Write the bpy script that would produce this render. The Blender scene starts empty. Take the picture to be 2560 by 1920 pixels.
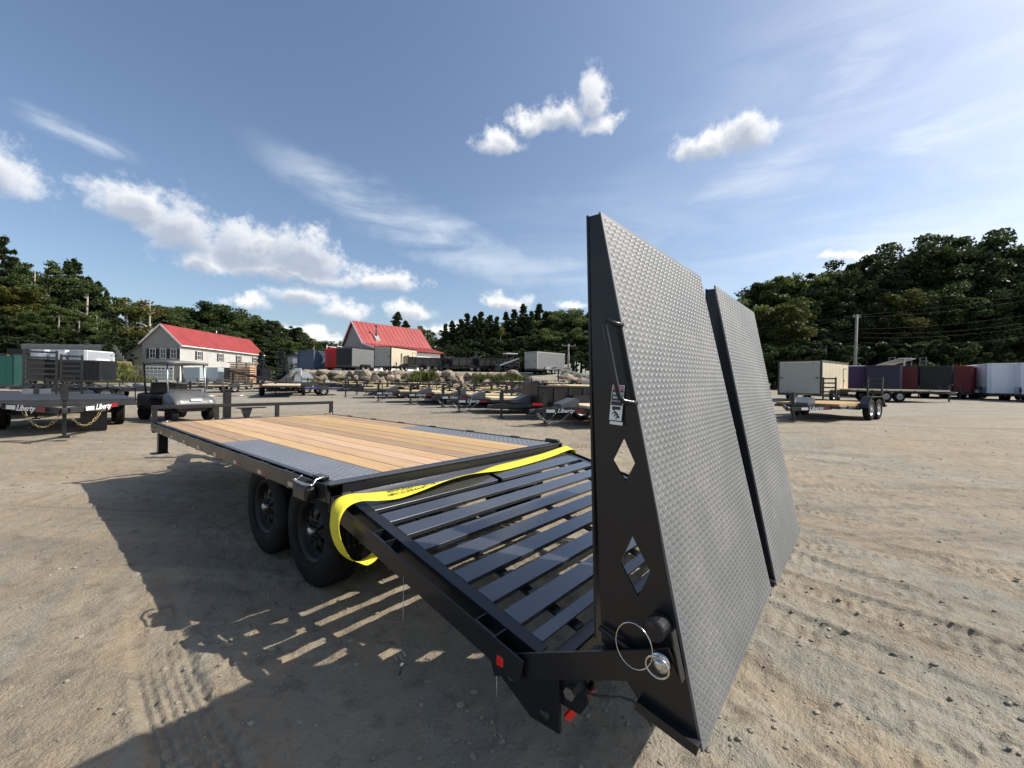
import bpy, bmesh, math, random
import numpy as np
from mathutils import Vector, Matrix, Euler
random.seed(7)
scene = bpy.context.scene
PI = math.pi

# ------------------------------------------------------------------ camera
CAM = Vector((-2.5252, -2.4796, 1.4808))
HEAD, PITCH, ROLL, FPX = 0.8705, -0.0046, 0.0162, 1050.2
F2 = Vector((math.sin(HEAD), math.cos(HEAD), 0)); R2 = Vector((math.cos(HEAD), -math.sin(HEAD), 0))
fw = Vector((math.sin(HEAD)*math.cos(PITCH), math.cos(HEAD)*math.cos(PITCH), math.sin(PITCH)))
up0 = R2.cross(fw)
rt = R2*math.cos(ROLL) + up0*math.sin(ROLL)
upv = -R2*math.sin(ROLL) + up0*math.cos(ROLL)
cd = bpy.data.cameras.new('camera'); cam = bpy.data.objects.new('camera', cd)
scene.collection.objects.link(cam)
cam.matrix_world = Matrix(((rt.x, upv.x, -fw.x, CAM.x), (rt.y, upv.y, -fw.y, CAM.y), (rt.z, upv.z, -fw.z, CAM.z), (0, 0, 0, 1)))
cd.sensor_fit = 'HORIZONTAL'; cd.sensor_width = 36; cd.lens = FPX/2560*36
cd.clip_start = 0.05; cd.clip_end = 3000
scene.camera = cam

# ------------------------------------------------------------------ light
SUN_AZ, SUN_EL = math.radians(134.8), math.radians(43.3)
scene.view_settings.view_transform = 'Standard'
scene.view_settings.look = 'None'
scene.view_settings.exposure = 0.5
scene.view_settings.gamma = 1.0
scene.view_settings.use_curve_mapping = False
sd = bpy.data.lights.new('sun', 'SUN'); sd.energy = 4.3; sd.angle = math.radians(0.53); sd.color = (1.0, 0.945, 0.86)
sun = bpy.data.objects.new('sun', sd); scene.collection.objects.link(sun)
sdir = Vector((math.sin(SUN_AZ)*math.cos(SUN_EL), math.cos(SUN_AZ)*math.cos(SUN_EL), math.sin(SUN_EL)))
sun.rotation_euler = sdir.to_track_quat('Z', 'Y').to_euler()
sun.location = (20, -20, 30)

# ------------------------------------------------------------------ sky with clouds
world = bpy.data.worlds.new('World'); scene.world = world; world.use_nodes = True

class NT:
    """tiny helper for node trees"""
    def __init__(s, tree): s.t = tree; s.n = tree.nodes; s.l = tree.links
    def add(s, kind, **kw):
        nd = s.n.new(kind)
        for k, v in kw.items(): setattr(nd, k, v)
        return nd
    def put(s, sock, v):
        if isinstance(v, bpy.types.NodeSocket): s.l.new(v, sock)
        elif isinstance(v, (tuple, list)): sock.default_value = v if len(v) == len(sock.default_value) else (*v, 1.0)
        else: sock.default_value = v
    def m(s, op, a, b=None, c=None, clamp=False):
        nd = s.add('ShaderNodeMath', operation=op, use_clamp=clamp)
        s.put(nd.inputs[0], a)
        if b is not None: s.put(nd.inputs[1], b)
        if c is not None: s.put(nd.inputs[2], c)
        return nd.outputs[0]
    def mix(s, f, a, b, blend='MIX'):
        nd = s.add('ShaderNodeMix', data_type='RGBA', blend_type=blend)
        s.put(nd.inputs[0], f); s.put(nd.inputs[6], a); s.put(nd.inputs[7], b)
        return nd.outputs[2]
    def noise(s, vec, scale, detail=4, rough=.55, dist=0., dim='3D'):
        nd = s.add('ShaderNodeTexNoise', noise_dimensions=dim)
        if vec is not None: s.l.new(vec, nd.inputs['Vector'])
        nd.inputs['Scale'].default_value = scale; nd.inputs['Detail'].default_value = detail
        nd.inputs['Roughness'].default_value = rough; nd.inputs['Distortion'].default_value = dist
        return nd
    def ramp(s, f, stops, interp='LINEAR'):
        nd = s.add('ShaderNodeValToRGB'); cr = nd.color_ramp; cr.interpolation = interp
        while len(cr.elements) < len(stops): cr.elements.new(.5)
        for e, (p, c) in zip(cr.elements, stops):
            e.position = p; e.color = (c, c, c, 1) if isinstance(c, (int, float)) else (*c, 1)
        s.put(nd.inputs[0], f)
        return nd.outputs[0]
    def mapr(s, v, a, b, c=0., d=1., kind='SMOOTHSTEP'):
        nd = s.add('ShaderNodeMapRange', interpolation_type=kind)
        s.put(nd.inputs[0], v)
        for i, q in enumerate((a, b, c, d)): s.put(nd.inputs[1+i], q)
        return nd.outputs[0]

# cumulus: (bearing deg, elevation deg, half width, half height)
CUMULUS = [(-8, 16.0, 6, 2.6), (-2.2, 16.5, 4.2, 2.4), (8.2, 16.6, 3.4, 2.3), (11.7, 14.9, 3.5, 3.3), (13.2, 12.4, 2.4, 1.6),
           (18.3, 14.4, 3.9, 2.8), (23.3, 14.5, 4.5, 2.9), (21.5, 12.6, 6.2, 1.6), (32.3, 12.9, 4.4, 1.5), (23.2, 9.8, 3.0, 1.8), (27.6, 8.6, 3.4, 1.5), (18.0, 8.6, 2.6, 1.1),
           (36.5, 9.0, 2.8, 1.6), (24.7, 5.0, 4.6, 1.2), (41, 6.4, 3.4, 1.2), (48.6, 11.1, 3.3, 1.3), (57.6, 10.2, 2.2, .8),
           (47.8, 29.8, 3.4, 1.5), (52.8, 31.4, 3.2, 1.5), (56.6, 32.2, 3.2, 1.8), (60.6, 33.4, 2.3, 2.7), (61.4, 31.2, 2.4, 1.4),
           (74.4, 27.4, 3.8, 1.6), (78.2, 27.0, 3.2, 2.2), (88.5, 13.5, 3.0, .6),
           (131, 19, 9, 3.2), (163, 14, 11, 3), (-164, 20, 9, 3.6), (-132, 13, 12, 3), (-102, 22, 8, 3), (-69, 14, 10, 3), (-35, 17, 9, 3), (-120, 46, 8, 3.4)]
# thin high cloud: (bearing, elevation, half width, half height, tilt deg, strength)
CIRRUS = [(94, 28, 20, 11, 6, .36), (70, 19, 22, 7, 4, .26), (37, 19.4, 15, 2.6, -17, .62), (53, 15.2, 11, 1.8, -12, .42), (3.6, 21.3, 3.4, .9, -6, .7), (82, 22.5, 8, 3.6, 4, .5), (93, 21.5, 9, 2.8, 14, .62),
          (88, 30.5, 3.6, 2.6, 30, .7), (94, 29.5, 2.6, 1.4, 14, .55), (100, 15, 16, 4.5, 8, .75), (80, 14, 14, 2.6, 4, .4),
          (140, 25, 20, 6, 6, .55), (-160, 30, 22, 5, -8, .5), (-95, 26, 20, 5, 8, .5), (-42, 28, 18, 4, -6, .5)]

def field_group(name, blobs, tilt=False):
    """1 - (normalised distance)^2 to the nearest cloud body"""
    g = bpy.data.node_groups.new(name, 'ShaderNodeTree')
    g.interface.new_socket('u', in_out='INPUT', socket_type='NodeSocketFloat')
    g.interface.new_socket('v', in_out='INPUT', socket_type='NodeSocketFloat')
    g.interface.new_socket('field', in_out='OUTPUT', socket_type='NodeSocketFloat')
    t = NT(g); gi = t.add('NodeGroupInput'); go = t.add('NodeGroupOutput'); u, v = gi.outputs[0], gi.outputs[1]
    acc = None
    for b in blobs:
        if tilt:
            ca, sa = math.cos(math.radians(b[4])), math.sin(math.radians(b[4])); p, q = 1/b[2], 1/b[3]
            a = t.m('MULTIPLY_ADD', v, sa*p, t.m('MULTIPLY_ADD', u, ca*p, -(b[0]*ca+b[1]*sa)*p))
            c = t.m('MULTIPLY_ADD', u, -sa*q, t.m('MULTIPLY_ADD', v, ca*q, -(b[1]*ca-b[0]*sa)*q))
            r2 = t.m('MULTIPLY_ADD', c, c, t.m('MULTIPLY', a, a))
            e = t.m('MULTIPLY_ADD', r2, -b[5]*.42, b[5])
            acc = e if acc is None else t.m('MAXIMUM', acc, e)
        else:
            p, q = 1/(b[2]*1.3), 1/(b[3]*1.3); a = t.m('MULTIPLY_ADD', u, p, -b[0]*p); c = t.m('MULTIPLY_ADD', v, q, -b[1]*q)
            c = t.m('MINIMUM', c, t.m('MULTIPLY', c, 1.7))            # flat bases
            r2 = t.m('MULTIPLY_ADD', c, c, t.m('MULTIPLY', a, a))
            acc = r2 if acc is None else t.m('SMOOTH_MIN', acc, r2, .3) if name == 'never' else t.m('MINIMUM', acc, r2)
    if not tilt: acc = t.m('SUBTRACT', 1.0, t.m('SQRT', acc))
    t.l.new(acc, go.inputs[0])
    return g

def build_world():
    t = NT(world.node_tree); t.n.clear()
    out = t.add('ShaderNodeOutputWorld'); bg = t.add('ShaderNodeBackground'); t.l.new(bg.outputs[0], out.inputs[0])
    sky = t.add('ShaderNodeTexSky', sky_type='NISHITA'); sky.sun_disc = False
    sky.sun_elevation = SUN_EL; sky.sun_rotation = SUN_AZ; sky.altitude = 200
    sky.air_density = 1.0; sky.dust_density = 2.2; sky.ozone_density = 2.0
    tc = t.add('ShaderNodeTexCoord'); vec = tc.outputs['Generated']
    sp = t.add('ShaderNodeSeparateXYZ'); t.l.new(vec, sp.inputs[0])
    az = t.m('MULTIPLY', t.m('ARCTAN2', sp.outputs[0], sp.outputs[1]), 180/PI)
    el = t.m('MULTIPLY', t.m('ARCSINE', sp.outputs[2]), 180/PI)
    n1 = t.noise(vec, 9, 7, .58); n2 = t.noise(vec, 24, 8, .66)
    s1 = t.add('ShaderNodeSeparateColor'); t.l.new(n1.outputs['Color'], s1.inputs[0])
    wu = t.m('ADD', az, t.m('MULTIPLY', t.m('SUBTRACT', s1.outputs[0], .5), 7.0))
    wv = t.m('ADD', el, t.m('MULTIPLY', t.m('SUBTRACT', s1.outputs[1], .5), 5.0))
    cg = field_group('cumulus_field', CUMULUS)
    def ev(u, v):
        nd = t.add('ShaderNodeGroup'); nd.node_tree = cg; t.put(nd.inputs[0], u); t.put(nd.inputs[1], v); return nd.outputs[0]
    puff = t.m('MULTIPLY', t.m('SUBTRACT', n2.outputs['Fac'], .5), 1.9)
    f0 = t.m('ADD', ev(wu, wv), puff)
    f1 = ev(t.m('ADD', wu, .5), t.m('ADD', wv, 1.1))
    d0 = t.mapr(f0, -.08, .72)
    thick = t.mapr(t.m('ADD', f1, t.m('MULTIPLY', puff, .5)), -.1, .8)
    lit = t.mix(thick, (7.4, 7.35, 7.25), (3.1, 3.5, 4.2))
    # thin cloud
    mp = t.add('ShaderNodeMapping'); mp.inputs['Rotation'].default_value = (0, 0, HEAD); t.l.new(vec, mp.inputs[0])
    mp2 = t.add('ShaderNodeMapping'); mp2.inputs['Scale'].default_value = (3.0, 5, 17); t.l.new(mp.outputs[0], mp2.inputs[0])
    n3 = t.noise(mp2.outputs[0], 1.0, 7, .62, .6)
    ci = field_group('thin_cloud_field', CIRRUS, True)
    nd = t.add('ShaderNodeGroup'); nd.node_tree = ci; t.put(nd.inputs[0], wu); t.put(nd.inputs[1], wv)
    cir = t.m('MULTIPLY', t.mapr(nd.outputs[0], 0., .8, 0., .8), t.mapr(n3.outputs['Fac'], .3, .72))
    c1 = t.mix(t.m('MULTIPLY', cir, .95, clamp=True), sky.outputs[0], (6.0, 6.5, 7.0))
    c2 = t.mix(t.m('MULTIPLY', d0, .97), c1, lit)
    t.l.new(c2, bg.inputs[0]); bg.inputs[1].default_value = 0.112
build_world()
world.cycles.sampling_method = 'MANUAL'; world.cycles.sample_map_resolution = 512
scene.cycles.max_bounces = 6; scene.cycles.diffuse_bounces = 3; scene.cycles.glossy_bounces = 3; scene.cycles.transmission_bounces = 3; scene.cycles.adaptive_threshold = .015

# ------------------------------------------------------------------ scene helpers
COL = scene.collection
def link(o, parent=None):
    COL.objects.link(o)
    if parent is not None: o.parent = parent
    return o
def tag(o, label=None, cat=None, group=None, kind=None):
    if label: o['label'] = label
    if cat: o['category'] = cat
    if group: o['group'] = group
    if kind: o['kind'] = kind
    return o
def thing(name, label, cat, loc=(0, 0, 0), rz=0., group=None, scale=1.):
    o = bpy.data.objects.new(name, None); link(o); o.empty_display_size = .2
    o.location = loc; o.rotation_euler = (0, 0, rz); o.scale = (scale,)*3
    return tag(o, label, cat, group)
def copy_tree(o, parent=None):
    c = o.copy(); link(c, parent)
    for ch in list(o.children): copy_tree(ch, c)
    return c

class MB:
    """collects shapes; build() links them as one mesh object"""
    def __init__(s): s.v = []; s.f = []; s.sm = []
    def raw(s, v, f, smooth=False):
        n = len(s.v); s.v += [tuple(p) for p in v]; s.f += [tuple(i+n for i in q) for q in f]; s.sm += [smooth]*len(f); return s
    def box(s, c, d, rot=None, bev=0.):
        hx, hy, hz = d[0]/2, d[1]/2, d[2]/2; c = Vector(c)
        M = rot.to_matrix() if isinstance(rot, Euler) else (rot if rot is not None else Matrix.Identity(3))
        b = min(bev, hx*.45, hy*.45, hz*.45)
        if b <= 0:
            v = [c + M @ Vector((x*hx, y*hy, z*hz)) for z in (-1, 1) for y in (-1, 1) for x in (-1, 1)]
            return s.raw(v, [(0, 2, 3, 1), (4, 5, 7, 6), (0, 1, 5, 4), (2, 6, 7, 3), (0, 4, 6, 2), (1, 3, 7, 5)])
        bm = bmesh.new(); bmesh.ops.create_cube(bm, size=1)
        for q in bm.verts: q.co = Vector((q.co.x*d[0], q.co.y*d[1], q.co.z*d[2]))
        bmesh.ops.bevel(bm, geom=bm.edges[:], offset=b, segments=1, affect='EDGES', profile=.5)
        bm.verts.index_update()
        v = [c + M @ q.co for q in bm.verts]; f = [[q.index for q in fc.verts] for fc in bm.faces]; bm.free()
        return s.raw(v, f)
    def bb(s, x0, x1, y0, y1, z0, z1, bev=0.): return s.box(((x0+x1)/2, (y0+y1)/2, (z0+z1)/2), (abs(x1-x0), abs(y1-y0), abs(z1-z0)), None, bev)
    def prism(s, poly, a, b, axis='x'):
        """poly of 2-D points extruded from a to b along axis (x: (y,z); y: (x,z); z: (x,y))"""
        def P(q, t): return {'x': (t, q[0], q[1]), 'y': (q[0], t, q[1]), 'z': (q[0], q[1], t)}[axis]
        n = len(poly); v = [P(q, a) for q in poly] + [P(q, b) for q in poly]
        f = [tuple(range(n))[::-1], tuple(range(n, 2*n))] + [(i, (i+1) % n, n+(i+1) % n, n+i) for i in range(n)]
        return s.raw(v, f)
    def tube(s, pts, r, n=8, cap=True, smooth=True):
        pts = [Vector(p) for p in pts]; rs = r if isinstance(r, (list, tuple)) else [r]*len(pts)
        v = []; f = []; ref = None
        for i, p in enumerate(pts):
            d = (pts[min(i+1, len(pts)-1)] - pts[max(i-1, 0)])
            d = d.normalized() if d.length > 1e-9 else Vector((0, 0, 1))
            if ref is None: ref = d.orthogonal().normalized()
            ref = (ref - d*ref.dot(d)); ref = ref.normalized() if ref.length > 1e-6 else d.orthogonal().normalized()
            b = d.cross(ref)
            for k in range(n):
                a = 2*PI*k/n; v.append(p + (ref*math.cos(a) + b*math.sin(a))*rs[i])
        for i in range(len(pts)-1):
            for k in range(n): f.append((i*n+k, i*n+(k+1) % n, (i+1)*n+(k+1) % n, (i+1)*n+k))
        if cap: f += [tuple(range(n))[::-1], tuple(range((len(pts)-1)*n, len(pts)*n))]
        return s.raw(v, f, smooth)
    def bar(s, p, q, w, h, up=(0, 0, 1)):
        p, q = Vector(p), Vector(q); d = q-p; L = d.length; d.normalize(); up = Vector(up)
        x = d.cross(up).normalized(); z = x.cross(d)
        return s.box((p+q)/2, (w, L, h), Matrix((x, d, z)).transposed())
    def lathe(s, prof, n=32, axis='x', c=(0, 0, 0), smooth=True, mod=None):
        """prof: (along, radius); axis of revolution"""
        c = Vector(c); v = []; f = []; m = len(prof)
        for k in range(n):
            a = 2*PI*k/n
            for j, (t, r) in enumerate(prof):
                if mod: r = mod(k, j, r)
                p = {'x': (t, r*math.cos(a), r*math.sin(a)), 'y': (r*math.cos(a), t, r*math.sin(a)), 'z': (r*math.cos(a), r*math.sin(a), t)}[axis]
                v.append(c + Vector(p))
        for k in range(n):
            for j in range(m-1): f.append((k*m+j, k*m+j+1, ((k+1) % n)*m+j+1, ((k+1) % n)*m+j))
        return s.raw(v, f, smooth)
    def mesh(s, name):
        me = bpy.data.meshes.new(name); me.from_pydata(s.v, [], s.f); me.polygons.foreach_set('use_smooth', s.sm)
        bm = bmesh.new(); bm.from_mesh(me); bmesh.ops.recalc_face_normals(bm, faces=bm.faces[:]); bm.to_mesh(me); bm.free()
        me.update(); return me
    def build(s, name, mat, parent=None, loc=None, rot=None):
        me = s.mesh(name); me.materials.append(mat)
        o = bpy.data.objects.new(name, me); link(o, parent)
        if loc is not None: o.location = loc
        if rot is not None: o.rotation_euler = rot
        return o
def inst(name, me, parent=None, loc=(0, 0, 0), rot=(0, 0, 0), sc=(1, 1, 1)):
    o = bpy.data.objects.new(name, me); link(o, parent); o.location = loc; o.rotation_euler = rot
    o.scale = sc if isinstance(sc, (tuple, list)) else (sc,)*3
    return o
_txt = {}
def text_mesh(body, size, shear=0., bold=0.):
    key = (body, size, shear, bold)
    if key in _txt: return _txt[key]
    cu = bpy.data.curves.new('lettering', 'FONT'); cu.body = body; cu.size = size; cu.shear = shear; cu.offset = bold
    cu.align_x = 'CENTER'; cu.align_y = 'CENTER'; cu.extrude = .0008; cu.resolution_u = 2
    o = bpy.data.objects.new('lettering', cu); COL.objects.link(o)
    dg = bpy.context.evaluated_depsgraph_get()
    me = bpy.data.meshes.new_from_object(o.evaluated_get(dg)); bpy.data.objects.remove(o); bpy.data.curves.remove(cu)
    _txt[key] = me; return me
def letters(body, size, mat, parent, loc, rot, shear=0., bold=0., name='lettering'):
    me = text_mesh(body, size, shear, bold).copy(); me.materials.clear(); me.materials.append(mat)
    return inst(name, me, parent, loc, rot)

# ------------------------------------------------------------------ materials
def new_mat(name):
    m = bpy.data.materials.new(name); m.use_nodes = True; t = NT(m.node_tree); t.n.clear()
    o = t.add('ShaderNodeOutputMaterial'); b = t.add('ShaderNodeBsdfPrincipled'); t.l.new(b.outputs[0], o.inputs[0])
    return m, t, b
def bump(t, b, h, strength=.3, dist=.01):
    n = t.add('ShaderNodeBump'); n.inputs['Strength'].default_value = strength; n.inputs['Distance'].default_value = dist
    t.put(n.inputs['Height'], h); t.l.new(n.outputs[0], b.inputs['Normal'])
def paint(name, col, rough=.35, metal=0., dust=.25, dustcol=(.30, .26, .20), coat=0., var=.15, spec=.5):
    """paint or plastic with uneven gloss, faint tint drift and a film of dust"""
    m, t, b = new_mat(name); tc = t.add('ShaderNodeTexCoord'); v = tc.outputs['Object']
    n = t.noise(v, 2.3, 6, .6); n2 = t.noise(v, 38, 4, .6)
    c = t.mix(t.mapr(n.outputs['Fac'], .35, .7, 0, var), col, tuple(min(1, x*1.35+.008) for x in col))
    d = t.m('MULTIPLY', t.mapr(n.outputs['Fac'], .42, .72), t.mapr(n2.outputs['Fac'], .3, .7))
    c = t.mix(t.m('MULTIPLY', d, dust), c, dustcol)
    t.l.new(c, b.inputs['Base Color'])
    t.l.new(t.m('ADD', rough, t.m('MULTIPLY', t.m('SUBTRACT', n.outputs['Fac'], .45), .35), clamp=True), b.inputs['Roughness'])
    b.inputs['Metallic'].default_value = metal; b.inputs['Coat Weight'].default_value = coat; b.inputs['Coat Roughness'].default_value = .12
    b.inputs['Specular IOR Level'].default_value = spec
    bump(t, b, n2.outputs['Fac'], .03, .001)
    return m
M = {}
M['frame'] = paint('charcoal_frame_paint', (.012, .013, .016), .36, .0, .08, (.08, .07, .06), .25, spec=.3)
M['slat'] = paint('sky_sheen_slat_paint', (.050, .055, .066), .28, .2, .03, (.22, .21, .19), 1.)  # same paint as the frame, lightened to put sky reflection into the slat colour
M['plate'] = paint('tread_plate_paint', (.128, .133, .137), .50, .15, .55, (.25, .24, .22), .0, var=.35)
M['deckplate'] = paint('deck_tread_paint', (.17, .185, .205), .5, .15, .3, (.36, .35, .33), .15)
M['black'] = paint('black_paint', (.008, .008, .009), .38, 0, .08, (.10, .09, .08), .15)
M['blackm'] = paint('black_satin', (.022, .022, .024), .5, 0, .2, (.16, .14, .12))
M['chrome'] = paint('zinc_plating', (.62, .61, .58), .2, 1., .05)
M['wire'] = paint('galvanised_wire', (.42, .42, .42), .35, 1., .05)
M['white'] = paint('white_vinyl', (.80, .80, .79), .4, 0, .08)
M['red'] = paint('red_vinyl', (.50, .015, .02), .35, 0, .1)
M['darkred'] = paint('dark_red_vinyl', (.22, .012, .02), .4, 0, .1)
M['amber'] = paint('lamp_amber', (.7, .2, .02), .25)
M['redlamp'] = paint('lamp_red', (.75, .02, .012), .15, 0, 0)
M['rimblack'] = paint('black_wheel_paint', (.006, .006, .007), .45, 0, .05, (.08, .07, .06), spec=.3)
M['rimgrey'] = paint('silver_rim', (.42, .42, .42), .35, .8, .2)
M['cream'] = paint('cream_sheet_metal', (.56, .50, .37), .35, 0, .1)
M['greyskin'] = paint('grey_sheet_metal', (.20, .205, .21), .35, .2, .1)
M['doorgrey'] = paint('grey_ramp_door', (.33, .33, .30), .4, .1, .1)
M['maroon'] = paint('maroon_sheet_metal', (.11, .010, .018), .42, 0, .02, var=.05, spec=.3)
M['purple'] = paint('dark_purple_sheet_metal', (.05, .022, .075), .42, 0, .02, var=.05, spec=.3)
M['navy'] = paint('navy_sheet_metal', (.022, .022, .045), .42, 0, .02, var=.05, spec=.3)
M['blackskin'] = paint('black_sheet_metal', (.012, .013, .015), .42, 0, .02, var=.05, spec=.3)
M['whiteskin'] = paint('white_sheet_metal', (.70, .73, .80), .32, 0, .1)
M['silverskin'] = paint('silver_sheet_metal', (.42, .45, .50), .35, .3, .1)
M['green'] = paint('dark_green_sheet_metal', (.008, .05, .042), .42, 0, .02, var=.05, spec=.3)
M['redskin'] = paint('bright_red_sheet_metal', (.50, .012, .016), .42, 0, .02, var=.05, spec=.3)
M['cblue'] = paint('container_blue', (.055, .085, .14), .45, 0, .2)
M['blue'] = paint('blue_paint', (.03, .07, .38), .4)
M['trim'] = paint('white_trim', (.78, .78, .76), .5, 0, .05)
M['shutter'] = paint('dark_shutter', (.018, .02, .026), .5)
M['concrete'] = paint('pale_panel', (.52, .50, .47), .8)
M['rust'] = paint('orange_brown_sheet_metal', (.22, .11, .06), .45)
M['bluegrey'] = paint('pale_blue_grey_panel', (.36, .42, .44), .5)

def rubber():
    m, t, b = new_mat('tyre_rubber'); tc = t.add('ShaderNodeTexCoord'); n = t.noise(tc.outputs['Object'], 9, 5)
    c = t.mix(t.mapr(n.outputs['Fac'], .45, .75, 0, .5), (.009, .009, .009), (.03, .026, .022)); t.l.new(c, b.inputs['Base Color'])
    b.inputs['Roughness'].default_value = .8; b.inputs['Specular IOR Level'].default_value = .2; return m
M['rubber'] = rubber()
def glass():
    m, t, b = new_mat('window_glass'); b.inputs['Base Color'].default_value = (.03, .035, .04, 1); b.inputs['Roughness'].default_value = .08
    b.inputs['Specular IOR Level'].default_value = .8; return m
M['glass'] = glass()
def wood(name, a, b_, dark, along='y', rnd=.35):
    m, t, b = new_mat(name); tc = t.add('ShaderNodeTexCoord'); oi = t.add('ShaderNodeObjectInfo')
    off = t.add('ShaderNodeVectorMath', operation='MULTIPLY_ADD'); t.l.new(tc.outputs['Object'], off.inputs[0]); off.inputs[1].default_value = (1, 1, 1)
    sc = t.add('ShaderNodeVectorMath', operation='SCALE'); sc.inputs[0].default_value = (7.3, 31.7, 3.1); t.l.new(oi.outputs['Random'], sc.inputs['Scale'])
    t.l.new(sc.outputs[0], off.inputs[2])
    mp = t.add('ShaderNodeMapping'); mp.inputs['Scale'].default_value = (14, .9, 14) if along == 'y' else (.9, 14, 14); t.l.new(off.outputs[0], mp.inputs[0])
    n = t.noise(mp.outputs[0], 1.4, 7, .62, 1.2)
    mp2 = t.add('ShaderNodeMapping'); mp2.inputs['Scale'].default_value = (60, 1.6, 60) if along == 'y' else (1.6, 60, 60); t.l.new(off.outputs[0], mp2.inputs[0])
    n2 = t.noise(mp2.outputs[0], 1.6, 5, .6)
    mpk = t.add('ShaderNodeMapping'); mpk.inputs['Scale'].default_value = (6, 2.2, 6) if along == 'y' else (2.2, 6, 6); t.l.new(off.outputs[0], mpk.inputs[0])
    vo = t.add('ShaderNodeTexVoronoi'); vo.inputs['Scale'].default_value = .8; t.l.new(mpk.outputs[0], vo.inputs['Vector'])
    knot = t.mapr(vo.outputs['Distance'], .03, .10, 1, 0)
    c = t.mix(t.mapr(n.outputs['Fac'], .3, .7), a, b_)
    c = t.mix(t.m('MULTIPLY', t.mapr(n2.outputs['Fac'], .5, .75), .55), c, dark)
    c = t.mix(t.m('MULTIPLY', knot, .75), c, tuple(x*.45 for x in dark))
    hsv = t.add('ShaderNodeHueSaturation'); t.l.new(c, hsv.inputs['Color'])
    t.l.new(t.m('ADD', 1-rnd/2, t.m('MULTIPLY', oi.outputs['Random'], rnd)), hsv.inputs['Value'])
    r2 = t.m('FRACT', t.m('MULTIPLY', oi.outputs['Random'], 17.3))
    t.l.new(t.m('ADD', .488, t.m('MULTIPLY', r2, .018)), hsv.inputs['Hue']); t.l.new(t.m('ADD', .85, t.m('MULTIPLY', r2, .25)), hsv.inputs['Saturation'])
    t.l.new(hsv.outputs[0], b.inputs['Base Color']); b.inputs['Roughness'].default_value = .68
    bump(t, b, n2.outputs['Fac'], .25, .003)
    return m
M['plank'] = wood('pine_decking', (.50, .345, .180), (.42, .26, .125), (.24, .125, .055), 'y', .5)
M['paleplank'] = wood('pale_pine', (.70, .58, .34), (.64, .50, .27), (.42, .29, .14), 'y', .25)
M['stackwood'] = wood('stacked_lumber', (.55, .36, .20), (.47, .28, .15), (.30, .16, .08), 'x', .3)
def strapmat():
    m, t, b = new_mat('yellow_webbing'); tc = t.add('ShaderNodeTexCoord')
    uv = tc.outputs['UV']; sp = t.add('ShaderNodeSeparateXYZ'); t.l.new(uv, sp.inputs[0])
    n = t.noise(tc.outputs['Object'], 5, 5); w = t.m('SINE', t.m('MULTIPLY', sp.outputs[0], 900.0)); w2 = t.m('SINE', t.m('MULTIPLY', sp.outputs[1], 70.0))
    c = t.mix(t.mapr(n.outputs['Fac'], .35, .75), (.84, .74, .05), (.66, .56, .04))
    line = t.mapr(t.m('ABSOLUTE', t.m('SUBTRACT', t.m('ABSOLUTE', t.m('SUBTRACT', sp.outputs[1], .5)), .14)), .006, .02, .35, 0)
    c = t.mix(line, c, (.35, .28, .02))
    t.l.new(c, b.inputs['Base Color']); b.inputs['Roughness'].default_value = .8
    bump(t, b, t.m('ADD', w, w2), .25, .002); return m
M['strap'] = strapmat()
def rock(name, a, b_):
    m, t, b = new_mat(name); tc = t.add('ShaderNodeTexCoord'); oi = t.add('ShaderNodeObjectInfo')
    n = t.noise(tc.outputs['Object'], 3.2, 8, .65); n2 = t.noise(tc.outputs['Object'], 17, 5, .6)
    c = t.mix(t.mapr(n.outputs['Fac'], .35, .65), a, b_); c = t.mix(t.mapr(n2.outputs['Fac'], .55, .7, 0, .6), c, (.07, .065, .05))
    h = t.add('ShaderNodeHueSaturation'); t.l.new(c, h.inputs['Color']); t.l.new(t.m('ADD', .7, t.m('MULTIPLY', oi.outputs['Random'], .6)), h.inputs['Value'])
    t.l.new(h.outputs[0], b.inputs['Base Color']); b.inputs['Roughness'].default_value = .85
    bump(t, b, t.m('ADD', n.outputs['Fac'], t.m('MULTIPLY', n2.outputs['Fac'], .4)), .6, .06); return m
M['rock'] = rock('field_stone', (.30, .235, .165), (.16, .135, .11))
M['pebble'] = rock('pebble', (.40, .35, .28), (.26, .22, .17))
def leaf(name, a, b_, trans=.35, scale=.35):
    m = bpy.data.materials.new(name); m.use_nodes = True; t = NT(m.node_tree); t.n.clear()
    o = t.add('ShaderNodeOutputMaterial'); d = t.add('ShaderNodeBsdfPrincipled'); tr = t.add('ShaderNodeBsdfTranslucent'); mx = t.add('ShaderNodeMixShader')
    tc = t.add('ShaderNodeTexCoord'); oi = t.add('ShaderNodeObjectInfo'); n = t.noise(tc.outputs['Object'], scale, 5, .7)
    gi = t.add('ShaderNodeNewGeometry')
    f = t.m('ADD', t.m('MULTIPLY', n.outputs['Fac'], .75), t.m('MULTIPLY', gi.outputs['Random Per Island'], .4))
    c = t.mix(t.mapr(f, .35, .85), a, b_)
    h = t.add('ShaderNodeHueSaturation'); t.l.new(c, h.inputs['Color'])
    t.l.new(t.m('ADD', .75, t.m('MULTIPLY', oi.outputs['Random'], .5)), h.inputs['Value'])
    t.l.new(t.m('ADD', .488, t.m('MULTIPLY', t.m('FRACT', t.m('MULTIPLY', oi.outputs['Random'], 13.7)), .026)), h.inputs['Hue'])
    t.l.new(h.outputs[0], d.inputs['Base Color']); d.inputs['Roughness'].default_value = .55; d.inputs['Specular IOR Level'].default_value = .35
    t.l.new(h.outputs[0], tr.inputs['Color']); mx.inputs[0].default_value = trans
    t.l.new(d.outputs[0], mx.inputs[1]); t.l.new(tr.outputs[0], mx.inputs[2]); t.l.new(mx.outputs[0], o.inputs[0]); return m
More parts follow.
